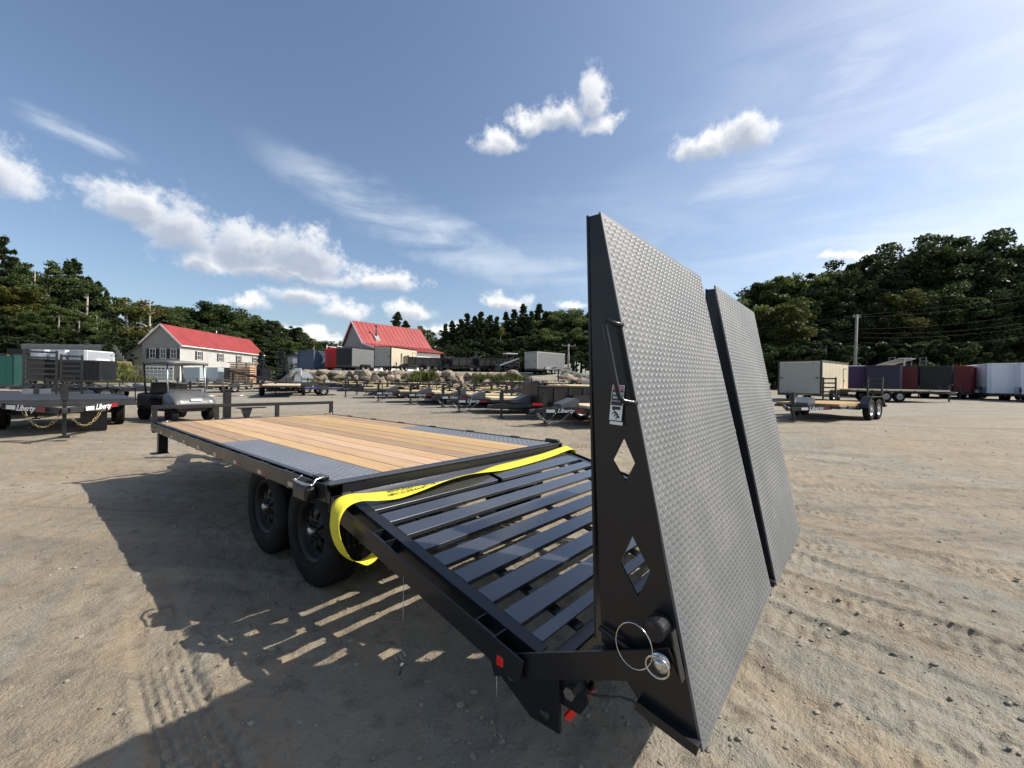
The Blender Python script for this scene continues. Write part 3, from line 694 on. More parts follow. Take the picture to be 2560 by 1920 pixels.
# rear bumper, end plates, lamps
MB().bb(-1.15, 1.15, -1.60, -1.53, .29, .40, .006).build('rear_bumper', M['frame'], T)
for s in (-1, 1):
    MB().prism([(-1.28, .40), (-1.62, .40), (-1.625, .17), (-1.49, .165), (-1.30, .27)], s*1.19, s*1.205, 'x').build('end_plate', M['frame'], T)
    MB().lathe([(-.012, .0), (-.012, .022), (.012, .022)], 14, 'x', (s*1.207, -1.56, .21)).build('plate_bushing', M['black'], T)
    MB().box((s*1.285, -1.405, .392), (.035, .04, .045), None, .012).build('marker_lamp', M['redlamp'], T)
    MB().tube([(s*1.285, -1.45, .345), (s*1.21, -1.45, .345)], .016).build('pivot_bolt', M['chrome'], T)
    MB().bar((s*1.18, -1.640, .222), (s*1.10, -1.70, .325), .014, .028).build('tail_lamp', M['redlamp'], T)
    # hinge lugs, spring and shaft
    MB().prism([(-1.60, .27), (-1.70, .27), (-1.735, .33), (-1.71, .405), (-1.60, .40)], s*1.165, s*1.185, 'x').build('hinge_lug', M['frame'], T)
    MB().lathe([(-.018, .0), (-.018, .024), (.018, .024), (.018, 0)], 6, 'x', (s*1.195, -1.668, .345), False).build('hinge_bolt', M['chrome'], T)
    co = MB(); hel = [(s*(1.175-.0021*k), -1.705+.042*math.cos(k*PI/6), .400+.042*math.sin(k*PI/6)) for k in range(0, 85)]
    co.tube(hel, .009, 6); co.build('coil_spring', M['black'], T)
    MB().tube([(s*1.17, -1.705, .400), (s*.2, -1.705, .400)], .022).build('hinge_shaft', M['frame'], T)
    MB().tube([(s*1.19, -1.715, .365), (s*1.195, -1.78, .385), (s*1.20, -1.86, .425), (s*1.20, -1.905, .435), (s*1.20, -1.94, .42), (s*1.20, -1.972, .385)], .0038).build('spring_leg', M['blackm'], T)
    # support arm
    MB().bar((s*1.262, -1.335, .335), (s*1.262, -1.50, .40), .012, .085).bar((s*1.262, -1.495, .398), (s*1.262, -2.06, .655), .012, .088).build('ramp_arm', M['frame'], T)

# ramps
def ramp(c, sgn):
    """c: plate corners TL, TR, BL, BR as (x, y, z); built as a wedge box with tread plate to the rear"""
    TL, TR, BL, BR = [Vector(q) for q in c]
    plate = MB(); th = .008; nrm = ((TR-TL).cross(BL-TL)).normalized()
    if nrm.y > 0: nrm = -nrm
    v = [TL, TR, BR, BL]; v2 = [p-nrm*th for p in v]
    plate.raw(v+v2, [(0, 1, 2, 3), (7, 6, 5, 4), (0, 4, 5, 1), (1, 5, 6, 2), (2, 6, 7, 3), (3, 7, 4, 0)])
    P = plate.build('ramp', M['plate'], T)
    W = ((TR-TL).length+(BR-BL).length)/2; Lr = (TL-BL).length
    me = lug_mesh(0, 1, 0, 1, .5); bpy.data.meshes.remove(me)
    me = lug_mesh(.012, W-.012, .012, Lr-.012, .0212, .0250, .0082, .0025)
    A = np.empty(len(me.vertices)*3); me.vertices.foreach_get('co', A); A = A.reshape(-1, 3)
    u = A[:, 0:1]/W; w = A[:, 1:2]/Lr
    B = (np.array(BL)*(1-u)+np.array(BR)*u)*(1-w) + (np.array(TL)*(1-u)+np.array(TR)*u)*w + np.array(nrm)*A[:, 2:3]
    me.vertices.foreach_set('co', B.ravel()); me.update()
    lg = inst('tread_lugs', me, P); lg['kind'] = 'stuff'
    # side plates: wedge with two lozenge openings, folded front flange
    def side(xt, xb, inner, open_=True):
        X = lambda z: xb + (xt-xb)*(z-.41)/1.66
        yp = lambda z: TL.y + (BL.y-TL.y)*(TL.z-z)/(TL.z-BL.z)     # plate line
        yf = lambda z: -1.722 - .0385*(2.073-z)                     # front edge
        rows = [2.066, 1.303, 1.224, 1.159, .986, .887, .793, .64, .455]
        holes = [(1.87, 1.303, 1.91, 1.224, 1.878, 1.159, 1.832), (1.905, .986, 1.967, .887, 1.927, .793, 1.865)]
        bm = bmesh.new(); pts = [(yf(2.066), 2.066), (yp(2.066)+.004, 2.066), (yp(.42)+.004, .42), (yp(.42)+.185, .452), (-1.80, .60)]
        outer = [bm.verts.new((X(z), y, z)) for y, z in pts]
        oe = [bm.edges.new((outer[i], outer[(i+1) % len(outer)])) for i in range(len(outer))]
        he = []
        for (yt, zt, yr, zr, yb, zb, yl) in (holes if open_ else []):
            hv = [bm.verts.new((X(z), -y, z)) for y, z in ((yt, zt), (yr, zr), (yb, zb), (yl, zr))]
            he += [bm.edges.new((hv[i], hv[(i+1) % 4])) for i in range(4)]
        bmesh.ops.triangle_fill(bm, edges=oe+he, use_beauty=True)
        r = bmesh.ops.extrude_face_region(bm, geom=bm.faces[:])
        for q in r['geom']:
            if isinstance(q, bmesh.types.BMVert): q.co.x += .007*inner
        bmesh.ops.recalc_face_normals(bm, faces=bm.faces[:])
        me = bpy.data.meshes.new('side_plate'); bm.to_mesh(me); bm.free(); me.materials.append(M['frame'])
        sp = inst('side_plate', me, P)
        fl = MB(); a = Vector((X(2.07), yf(2.07), 2.07)); b = Vector((X(.60), yf(.60), .60))
        fl.bar(a, b, .008, .0075, (1, 0, 0)); n = 5
        fl.raw([a+Vector((0, -.002, 0)), a+Vector((inner*.05, -.002, 0)), b+Vector((inner*.05, -.002, 0)), b+Vector((0, -.002, 0)),
                a+Vector((0, .006, 0)), a+Vector((inner*.05, .006, 0)), b+Vector((inner*.05, .006, 0)), b+Vector((0, .006, 0))],
               [(0, 1, 2, 3), (7, 6, 5, 4), (0, 4, 5, 1), (1, 5, 6, 2), (2, 6, 7, 3), (3, 7, 4, 0)])
        fl.build('front_flange', M['frame'], P)
        lo = MB(); lo.bar((X(.42)-inner*.012, yp(.42)+.006, .425), (X(.46)-inner*.012, yp(.46)+.185, .463), .035, .03); lo.build('bottom_foot', M['frame'], P)
    side(TL.x+.0, BL.x+.0, 1); side(TR.x-.0, BR.x-.0, -1, False)
    # inner stiffeners
    for k in (.2, .4, .6, .8):
        a = TL.lerp(BL, k); b = TR.lerp(BR, k)
        MB().bar(a+Vector((.01, .045, 0)), b+Vector((-.01, .045, 0)), .05, .05).build('stiffener', M['frame'], P)
    return P
RL = ramp([(-1.228, -1.772, 2.072), (-.088, -1.772, 2.080), (-1.220, -2.133, .408), (-.03, -2.128, .440)], -1)
RR = ramp([(.205, -1.772, 2.086), (1.36, -1.772, 2.080), (.112, -2.132, .414), (1.15, -2.130, .424)], 1)
# left ramp: handle, pin with ring, warning label
xs = -1.228
MB().tube([(xs, -1.862, 1.675), (xs-.02, -1.845, 1.679), (xs-.045, -1.828, 1.688), (xs-.05, -1.822, 1.672), (xs-.048, -1.86, 1.50), (xs-.048, -1.876, 1.44), (xs-.042, -1.888, 1.425), (xs-.02, -1.905, 1.421), (xs, -1.914, 1.42)], .0085, 10).build('grab_handle', M['frame'], RL)
MB().tube([(xs-.075, -2.027, .658), (xs, -2.027, .658)], .016, 16).lathe([(-.08, .0), (-.08, .012), (-.075, .016)], 16, 'x', (xs, -2.027, .658)).build('lock_pin', M['chrome'], RL)
MB().lathe([(-.062, .016), (-.062, .029), (-.056, .029), (-.056, .016)], 20, 'x', (xs, -2.027, .658)).build('pin_washer', M['chrome'], RL)
MB().tube([(xs-.085, -2.027+.034*math.cos(a), .658+.030*math.sin(a)) for a in np.linspace(0, 2*PI, 25)], .0032, 6, False).build('pin_clip', M['chrome'], RL)
MB().tube([(xs-.085, -1.955+.058*math.cos(a), .690+.068*math.sin(a)) for a in np.linspace(.05, 2*PI+.05, 33)], .0018, 6, False).build('pin_ring', M['chrome'], RL)
MB().lathe([(-.062, .0), (-.062, .030), (-.056, .034), (0, .034)], 20, 'x', (xs, -2.005, .742), False).build('arm_bushing', M['frame'], RL)
MB().bar((xs-.03, -2.052, .75), (xs-.03, -2.082, .615), .03, .006, (0, 1, 0)).build('latch_slot', M['frame'], RL)
MB().tube([(xs-.012, -1.80, .655), (xs-.015, -1.87, .64), (xs-.02, -1.93, .625)], .008).build('latch_rod', M['frame'], RL)
def label():
    c = Vector((xs-.0035, -1.847, 1.418)); w, h = .046, .118; tilt = math.atan2(.0165, .118)
    # local x -> -y (to the rear), local y -> up along the plate edge
    ex = Vector((0, -1, .05)).normalized(); ey = Vector((0, -.127, .99)).normalized(); ez = Vector((-1, 0, 0))
    Mx = Matrix(((ex.x, ey.x, ez.x, c.x), (ex.y, ey.y, ez.y, c.y), (ex.z, ey.z, ez.z, c.z), (0, 0, 0, 1)))
    def pan(name, x0, x1, y0, y1, z, mat):
        o = MB().bb(x0, x1, y0, y1, z, z+.0006).build(name, mat, RL); o.matrix_world = Mx; return o
    pan('warning_label', -w/2, w/2, -h/2, h/2, 0, M['white'])
    pan('label_heading', -w*.45, w*.45, h*.36, h*.47, .0008, M['red'])
    pan('label_panel', -w*.45, w*.45, -h*.08, h*.35, .0008, M['black'])
    pan('label_bar', -w*.34, w*.34, -h*.20, -h*.11, .0008, M['black'])
    def tx(b, s, y, mat, bold=0.): o = letters(b, s, mat, RL, (0, 0, 0), (0, 0, 0), 0, bold); o.matrix_world = Mx @ Matrix.Translation((0, y*h, .0022)) 
    tx('WARNING', .0085, .415, M['white']); tx('HEAVY', .0125, .255, M['white'], .0003); tx('RAMP', .0125, .145, M['white'], .0003); tx('STAND CLEAR', .0055, .045, M['white'])
    fig = MB()                                           # figure falling under the ramp
    for a, b_, r in (((-.004, -.030), (.006, -.040), .0035), ((.006, -.040), (.014, -.050), .003), ((.004, -.034), (-.006, -.046), .002), ((-.004, -.030), (-.013, -.038), .002), ((.008, -.044), (.002, -.054), .0022)):
        fig.tube([(a[0], a[1], .0012), (b_[0], b_[1], .0012)], r, 6)
    fig.lathe([(.0008, 0.), (.0014, .0042), (.0008, .0043)], 12, 'z', (-.008, -.0235, 0))
    f = fig.build('label_figure', M['black'], RL); f.matrix_world = Mx @ Matrix.Scale(.25, 4, (0, 0, 1)) @ Matrix.Translation((0, 0, .004))
    pan('label_strip', -w*.42, w*.62, -h*.62, -h*.53, 0, M['white'])
label()
# hanging lanyards with pins
MB().tube([(-1.30, -.78, .53), (-1.302, -.785, .28), (-1.30, -.78, .16)], .0016, 5).build('lanyard', M['wire'], T)
MB().tube([(-1.30, -.78+.022*math.cos(a), .145+.022*math.sin(a)) for a in np.linspace(0, 2*PI, 17)], .0016, 5, False).tube([(-1.305, -.79, .118), (-1.30, -.76, .045)], .007, 8).build('hanging_pin', M['chrome'], T)
MB().tube([(-1.22, -1.32, .29), (-1.22, -1.325, .15), (-1.22, -1.33, -.0)], .0016, 5).tube([(-1.22, -1.335+.02*math.cos(a), .012+.012*math.sin(a)) for a in np.linspace(0, 2*PI, 17)], .0016, 5, False).build('lanyard', M['wire'], T)
# ------------------------------------------------------------------ yellow strap
def ribbon(name, pts, mat, label=None, cat=None, sub=9, th=.003):
    """pts: (centre, half-width vector); Catmull-Rom through the rows"""
    c = [np.array(p[0], float) for p in pts]; w = [np.array(p[1], float) for p in pts]
    def cr(a, i, t):
        g = lambda k: a[min(max(k, 0), len(a)-1)]
        p0, p1, p2, p3 = g(i-1), g(i), g(i+1), g(i+2)
        return .5*((2*p1)+(-p0+p2)*t+(2*p0-5*p1+4*p2-p3)*t*t+(-p0+3*p1-3*p2+p3)*t**3)
    C_ = []; W_ = []
    for i in range(len(c)-1):
        for k in range(sub): C_.append(cr(c, i, k/sub)); W_.append(cr(w, i, k/sub))
    C_.append(c[-1]); W_.append(w[-1])
    hw = np.mean([np.linalg.norm(q) for q in w]); V = []; UV = []; Fc = []; ln = 0
    for i, (p, q) in enumerate(zip(C_, W_)):
        q = q/np.linalg.norm(q)*hw
        d = C_[min(i+1, len(C_)-1)]-C_[max(i-1, 0)]; n = np.cross(d, q); n = n/np.linalg.norm(n)*th
        if i: ln += np.linalg.norm(p-C_[i-1])
        for s, t in ((-1, 0), (-.5, .25), (0, .5), (.5, .75), (1, 1)):
            V.append(tuple(p+q*s+n*(.4*(1-abs(s))))); UV.append((ln, t))
    for i in range(len(C_)-1):
        for k in range(4): Fc.append((i*5+k, i*5+k+1, (i+1)*5+k+1, (i+1)*5+k))
    me = bpy.data.meshes.new(name); me.from_pydata(V, [], Fc); uv = me.uv_layers.new(name='UVMap')
    for lp in me.loops: uv.data[lp.index].uv = UV[lp.vertex_index]
    me.polygons.foreach_set('use_smooth', [True]*len(Fc)); me.materials.append(mat)
    o = bpy.data.objects.new(name, me); link(o); so = o.modifiers.new('thickness', 'SOLIDIFY'); so.thickness = th; so.offset = 0
    if label: tag(o, label, cat)
    return o
SP = [((1.315, -.10, .55), (-.0, .05, .012)), ((1.325, -.09, .70), (-.0, .05, .012)), ((1.318, -.085, .775), (0, .05, .012)), ((1.27, -.08, .795), (.01, .05, .012)), ((1.18, -.075, .79), (.02, .05, .012)), ((.85, -.10, .772), (.012, .05, .012)), ((.45, -.125, .762), (.008, .05, .012)),
      ((.12, -.135, .758), (.0, .05, .010)), ((-.10, -.150, .760), (0, .049, -.006)), ((-.30, -.168, .766), (0, .047, -.017)), ((-.46, -.183, .768), (0, .047, -.018)), ((-.62, -.197, .766), (0, .048, -.011)),
      ((-.80, -.207, .762), (-.006, .050, .004)), ((-.98, -.215, .760), (-.014, .050, .018)), ((-1.12, -.205, .772), (-.020, .050, .020)), ((-1.235, -.190, .785), (-.022, .050, .016)), ((-1.315, -.195, .765), (-.014, .052, .010)),
      ((-1.358, -.215, .705), (.0, .052, .004)), ((-1.368, -.235, .63), (0, .050, .0)), ((-1.352, -.265, .55), (0, .050, -.006)), ((-1.315, -.280, .485), (.01, .050, -.012)), ((-1.245, -.270, .435), (.02, .046, -.016)),
      ((-1.165, -.255, .420), (.03, .040, .01)), ((-1.11, -.245, .455), (.02, .044, .02)), ((-1.12, -.225, .525), (.01, .046, .016)), ((-1.17, -.215, .575), (.0, .046, .016))]
strap = ribbon('ratchet_strap', SP, M['strap'], 'yellow webbing strap draped over the dovetail slats and hanging off the rail', 'strap')
def strap_print():
    mb = MB(); rnd = random.Random(4)
    for row in (0, 1):
        u = 0.
        while u < .42:
            lw = rnd.uniform(.006, .011)
            if rnd.random() > .17:
                x = -1.02+u; yc = -.192-.036*row+.006*(u/.42)+.045*(u/.42)*(.4); k = 1-.62*max(0, (u-.12)/.30)
                x2, y2, z2 = x, -.215+(.026-.034*row)*k, .7655-.006*row*0+.012*(1-k)*0
                zz = .7660-.0052*(x+1.02)*2 + (.026-.034*row)*k*.36
                mb.bar((x2, y2-.011*k, zz-.004*k+.004), (x2, y2+.011*k, zz+.004*k+.004), .0022, .0012)
                if rnd.random() > .4: mb.bar((x2, y2+(.009 if rnd.random() > .5 else -.002)*k, zz+.004), (x2+lw*.7, y2+.004*k, zz+.004), .003, .0012)
                if rnd.random() > .5: mb.bar((x2+lw*.55, y2-.010*k, zz+.003), (x2+lw*.55, y2+.010*k, zz+.006), .002, .0012)
            u += lw*1.25
    mb.build('strap_print', M['blackm'], strap)
strap_print()

# ------------------------------------------------------------------ golf cart
def golf_cart(loc, rz):
    t = thing('golf_cart', 'dark grey golf cart with canopy roof and bench seat behind the trailer', 'golf cart', loc, rz)
    b = MB(); b.bb(-.52, .52, -1.05, .95, .30, .40, .02); b.prism([(-1.12, .36), (-1.12, .78), (-.95, .84), (-.45, .80), (-.40, .36)], -.56, .56, 'x')
    b.build('body', M['blackm'], t)
    cw = MB(); prof = [(.42, .42), (.42, .88), (.55, .93), (.80, .86), (1.02, .72), (1.14, .56), (1.14, .46), (.98, .42)]
    for i, x in enumerate((-.56, -.48, -.3, 0, .3, .48, .56)): pass
    xs_ = [-.57, -.52, -.36, 0, .36, .52, .57]; ks = [.82, .93, 1, 1.02, 1, .93, .82]; V = []; Fc = []
    for x, k in zip(xs_, ks): V += [(x, .40+(y-.40)*(.9+.1*k), .42+(z-.42)*k) for y, z in prof]
    n = len(prof)
    for i in range(len(xs_)-1):
        for j_ in range(n-1): Fc.append((i*n+j_, i*n+j_+1, (i+1)*n+j_+1, (i+1)*n+j_))
    Fc += [tuple(range(n)), tuple(range((len(xs_)-1)*n, len(xs_)*n))[::-1]]
    cw.raw(V, Fc, True); cw.build('cowl', M['cartgrey'], t)
    MB().bb(-.55, .55, 1.08, 1.17, .40, .50, .03).build('bumper', M['blackm'], t)
    for s in (-1, 1):
        MB().lathe([(1.135, .0), (1.14, .045), (1.11, .05)], 14, 'y', (s*.40, 0, .60)).build('headlight', M['white'], t)
        for y in (-.80, .80): wheel(t, (s*.50, y, .235), .235, .20, .115, 'black', flip=(s > 0), hub=False)
        f = MB(); f.lathe([(-.11, .27), (.11, .27), (.11, .29), (-.11, .29)], 24, 'x', (s*.5, .80, .26)); 
    MB().bb(-.15, .15, 1.12, 1.135, .63, .70).build('badge', M['white'], t)
    MB().bb(-.50, .50, -.38, .12, .66, .80, .05).build('seat', M['black'], t)
    MB().box((0, -.43, 1.0), (1.0, .12, .36), Euler((-.15, 0, 0)), .05).build('backrest', M['black'], t)
    MB().bb(-.5, .5, -1.02, -.55, .72, .86, .05).build('rear_seat', M['black'], t)
    sw = MB().tube([(.25+.17*math.cos(a), .42+.08*math.sin(a), 1.02+.15*math.sin(a)) for a in np.linspace(0, 2*PI, 25)], .014, 6, False)
    sw.tube([(.25, .42, 1.02), (.25, .62, .72)], .02).bar((.09, .42, 1.02), (.41, .42, 1.02), .03, .02).build('steering_wheel', M['black'], t)
    MB().bb(-.45, .45, .45, .52, .84, .98, .03).build('dashboard', M['blackm'], t)
    r = MB(); V = []; Fc = []; xr = np.linspace(-.54, .54, 7); yr = np.linspace(-.98, .72, 9)
    for y in yr:
        for x in xr: V.append((x, y, 1.83 + .05*(1-(x/.54)**2)*(1-((y+.05)/1.0)**4) - .03*((y+.05)/1.0)**2))
    for i in range(8):
        for k in range(6): Fc.append((i*7+k, i*7+k+1, (i+1)*7+k+1, (i+1)*7+k))
    r.raw(V, Fc, True); o = r.build('roof', M['cartroof'], t); so = o.modifiers.new('s', 'SOLIDIFY'); so.thickness = .085
    for s in (-1, 1):
        MB().tube([(s*.50, .62, .80), (s*.52, .58, 1.2), (s*.50, .50, 1.84)], .026).build('roof_post', M['wire'], t)
        MB().tube([(s*.53, -.62, .70), (s*.53, -.75, 1.3), (s*.52, -.80, 1.84)], .03).build('roof_post', M['black'], t)
    MB().tube([(-.53, -1.05, .5), (-.53, -1.3, .52), (-.53, -1.32, 1.0), (-.53, -1.0, 1.02), (.53, -1.0, 1.02), (.53, -1.32, 1.0), (.53, -1.3, .52), (.53, -1.05, .5)], .016).build('rear_rail', M['black'], t)
    MB().tube([(-.35, .62, .95), (-.62, .60, 1.0)], .008).box((-.68, .60, 1.03), (.14, .03, .10), None, .02).build('mirror', M['black'], t)
    return t
M['cartgrey'] = paint('cart_grey_plastic', (.085, .085, .088), .42, 0, .15)
M['cartroof'] = paint('cart_roof_plastic', (.13, .13, .13), .5, 0, .15)
golf_cart(spot(qx(442), 13.4), az(166))

# ------------------------------------------------------------------ generic trailers
def chain(parent, a, b, sag, mat, n=15, r=.011):
    a, b = Vector(a), Vector(b); mb = MB()
    P = [a.lerp(b, i/n) - Vector((0, 0, sag*4*(i/n)*(1-i/n))) for i in range(n+1)]
    for i in range(n):
        d = (P[i+1]-P[i]); L = d.length; d.normalize(); s = d.orthogonal().normalized(); s = s if i % 2 else d.cross(s)
        c = (P[i]+P[i+1])/2
        mb.tube([c + d*(L*.62*math.cos(q)) + s*(L*.30*math.sin(q)) for q in np.linspace(0, 2*PI, 9)], r*.45, 5, False)
    return mb.build('safety_chain', mat, parent)
M['goldchain'] = paint('gold_zinc_chain', (.55, .46, .20), .35, .8)
def tongue(t, y0, H, W, lab=None, side=1, chains=False, tool=True, big=1., chainmat='goldchain', tilt=False):
    """A-frame, coupler, jack; decals on the beams. y0 = front edge of the deck"""
    tip = y0+1.35
    for s in (-1, 1):
        bm = MB().bar((s*W*.36, y0-.05, H-.10), (s*.06, tip, H-.16), .06, .13).build('tongue_beam', M['blackm'], t)
        if lab and (s == side or side == 0):
            d = Vector((s*(.06-W*.36), tip-y0+.05, -.06)).normalized() if False else (Vector((s*.06, tip, H-.16))-Vector((s*W*.36, y0-.05, H-.10))).normalized()
            nrm = Vector((d.y, -d.x, 0))*s; nrm.normalize(); upd = nrm.cross(d) if False else Vector((0, 0, 1))
            ex = d*(-s); ey = Vector((0, 0, 1)); ez = ex.cross(ey)
            if ez.dot(nrm) < 0: ex = -ex; ez = ex.cross(ey)
            base = Vector((s*W*.21, y0+.66, H-.13)) + nrm*.034
            def put(o, off, zoff=0): o.matrix_basis = Matrix(((ex.x, ey.x, ez.x, 0), (ex.y, ey.y, ez.y, 0), (ex.z, ey.z, ez.z, 0), (0, 0, 0, 1))); o.location = base + ex*off + ez*zoff
            put(letters('Liberty', .17*big, M['white'], bm, (0, 0, 0), (0, 0, 0), .35, .004), .12 if s < 0 else -.02, .001)
            put(MB().bb(-.12, .12, -.05, .05, 0, .001).build('decal', M['darkred'], bm), .52 if s < 0 else .42, .0)
            put(MB().bb(-.13, .13, -.045, .045, 0, .001).build('decal', M['white'], bm), -.32 if s < 0 else -.44, .0)
    MB().bb(-.05, .05, tip-.1, tip+.18, H-.22, H-.10, .02).build('coupler', M['chrome'] if big < 1 else M['blackm'], t)
    jk = MB().bb(-.035, .035, tip-.36, tip-.29, .10, H+.42).bb(-.06, .06, tip-.385, tip-.265, H+.05, H+.30); jk.build('jack', M['black'], t)
    MB().tube([(0, tip-.32, H+.40), (.14, tip-.32, H+.44), (.24, tip-.32, H+.36)], .012).build('jack_handle', M['black'], t)
    MB().bb(-.09, .09, tip-.41, tip-.23, .02, .05).bb(-.025, .025, tip-.345, tip-.295, .05, .12).build('jack_foot', M['black'], t)
    if tool: MB().prism([(y0+.02, H-.04), (y0+.02, H+.20), (y0+.14, H+.24), (y0+.62, H+.06), (y0+.62, H-.04)], -.30, .30, 'x').build('tool_box', M['greylid'], t)
    if chains:
        for s in (-1, 1): chain(t, (s*.05, tip-.05, H-.20), (s*W*.24, y0+.42, H-.19), min(.34, H-.28), M[chainmat])
M['greylid'] = paint('grey_tool_box_lid', (.07, .075, .085), .4)
def ladder(t, x0, x1, y, z0, z1, name='loading_ramp', mat='black', n=6):
    p = MB()
    for x in (x0, x1): p.bb(x-.03, x+.03, y-.03, y+.03, z0, z1)
    for i in range(n): z = z0+.06+(z1-z0-.12)*i/(n-1); p.bb(x0+.03, x1-.03, y-.035, y+.035, z-.03, z+.03)
    return p.build(name, M[mat], t)
def flat_trailer(label, loc, azd, L=5., W=2.0, H=.58, deck='paleplank', lab=None, side=1, chains=False, fend=True, ramps=0, group=None, rail=False, tool=True, over=False, tape=False, name='flatbed_trailer', big=1., chainmat='goldchain', wr=.34):
    t = thing(name, label, 'trailer', loc, az(azd), group)
    h = L/2; MB().bb(-W/2, W/2, -h, h, H-.14, H-.045, .008).build('frame', M['blackm'], t)
    MB().bb(-W/2+.05, W/2-.05, -h+.04, h-.04, H-.046, H+.03).build('deck', M[deck], t)
    for s in (-1, 1):
        for k in range(int(L/.9)): MB().bb(s*W/2, s*(W/2+.03), -h+.3+k*.9, -h+.38+k*.9, H-.13, H-.03).build('stake_pocket', M['blackm'], t)
        if rail:
            MB().bar((s*W/2, -h, H+.32), (s*W/2, h, H+.32), .05, .05).build('side_rail', M['blackm'], t)
            for k in range(5): MB().bb(s*W/2-.025, s*W/2+.025, -h+.03+k*(L-.06)/4-.02, -h+.03+k*(L-.06)/4+.02, H-.05, H+.30).build('rail_post', M['blackm'], t)
        xw = s*(W/2-.20 if over else W/2+.15)
        for y in (-.55, .30): wheel(t, (xw, y-.3, wr), wr, .21, wr*.55, 'silver', flip=(s > 0))
        if fend and not over:
            yc = -.43
            f = MB().prism([(yc-1.0, H-.12), (yc-.95, H+.02), (yc-.62, wr*2+.10), (yc+.62, wr*2+.10), (yc+.95, H+.02), (yc+1.0, H-.12), (yc+.97, H-.12), (yc+.92, H), (yc+.60, wr*2+.075), (yc-.60, wr*2+.075), (yc-.92, H), (yc-.97, H-.12)], xw-s*.14, xw+s*.14, 'x'); f.build('fender', M['black'], t)
        MB().bb(s*W/2-.12, s*W/2-.03, -h-.015, -h, H-.13, H-.06).build('tail_lamp', M['redlamp'], t)
        if tape:
            for k in range(5):
                MB().bb(s*(W/2+.031), s*(W/2+.033), -h+.4+k*1.0, -h+.65+k*1.0, H-.12, H-.06).build('reflector_tape', M['red'], t)
                MB().bb(s*(W/2+.031), s*(W/2+.033), -h+.66+k*1.0, -h+.82+k*1.0, H-.12, H-.06).build('reflector_tape', M['white'], t)
    MB().bb(-W/2+.1, W/2-.1, -.90, -.80, wr-.03, wr+.03).bb(-W/2+.1, W/2-.1, -.05, .05, wr-.03, wr+.03).build('axle', M['blackm'], t)
    if ramps:
        for s in (-1, 1): ladder(t, s*W/2-s*.04, s*(W/2-.50), -h+.02, H-.04, H+ramps)
    tongue(t, h, H, W, lab, side, chains, tool, big, chainmat)
    return t
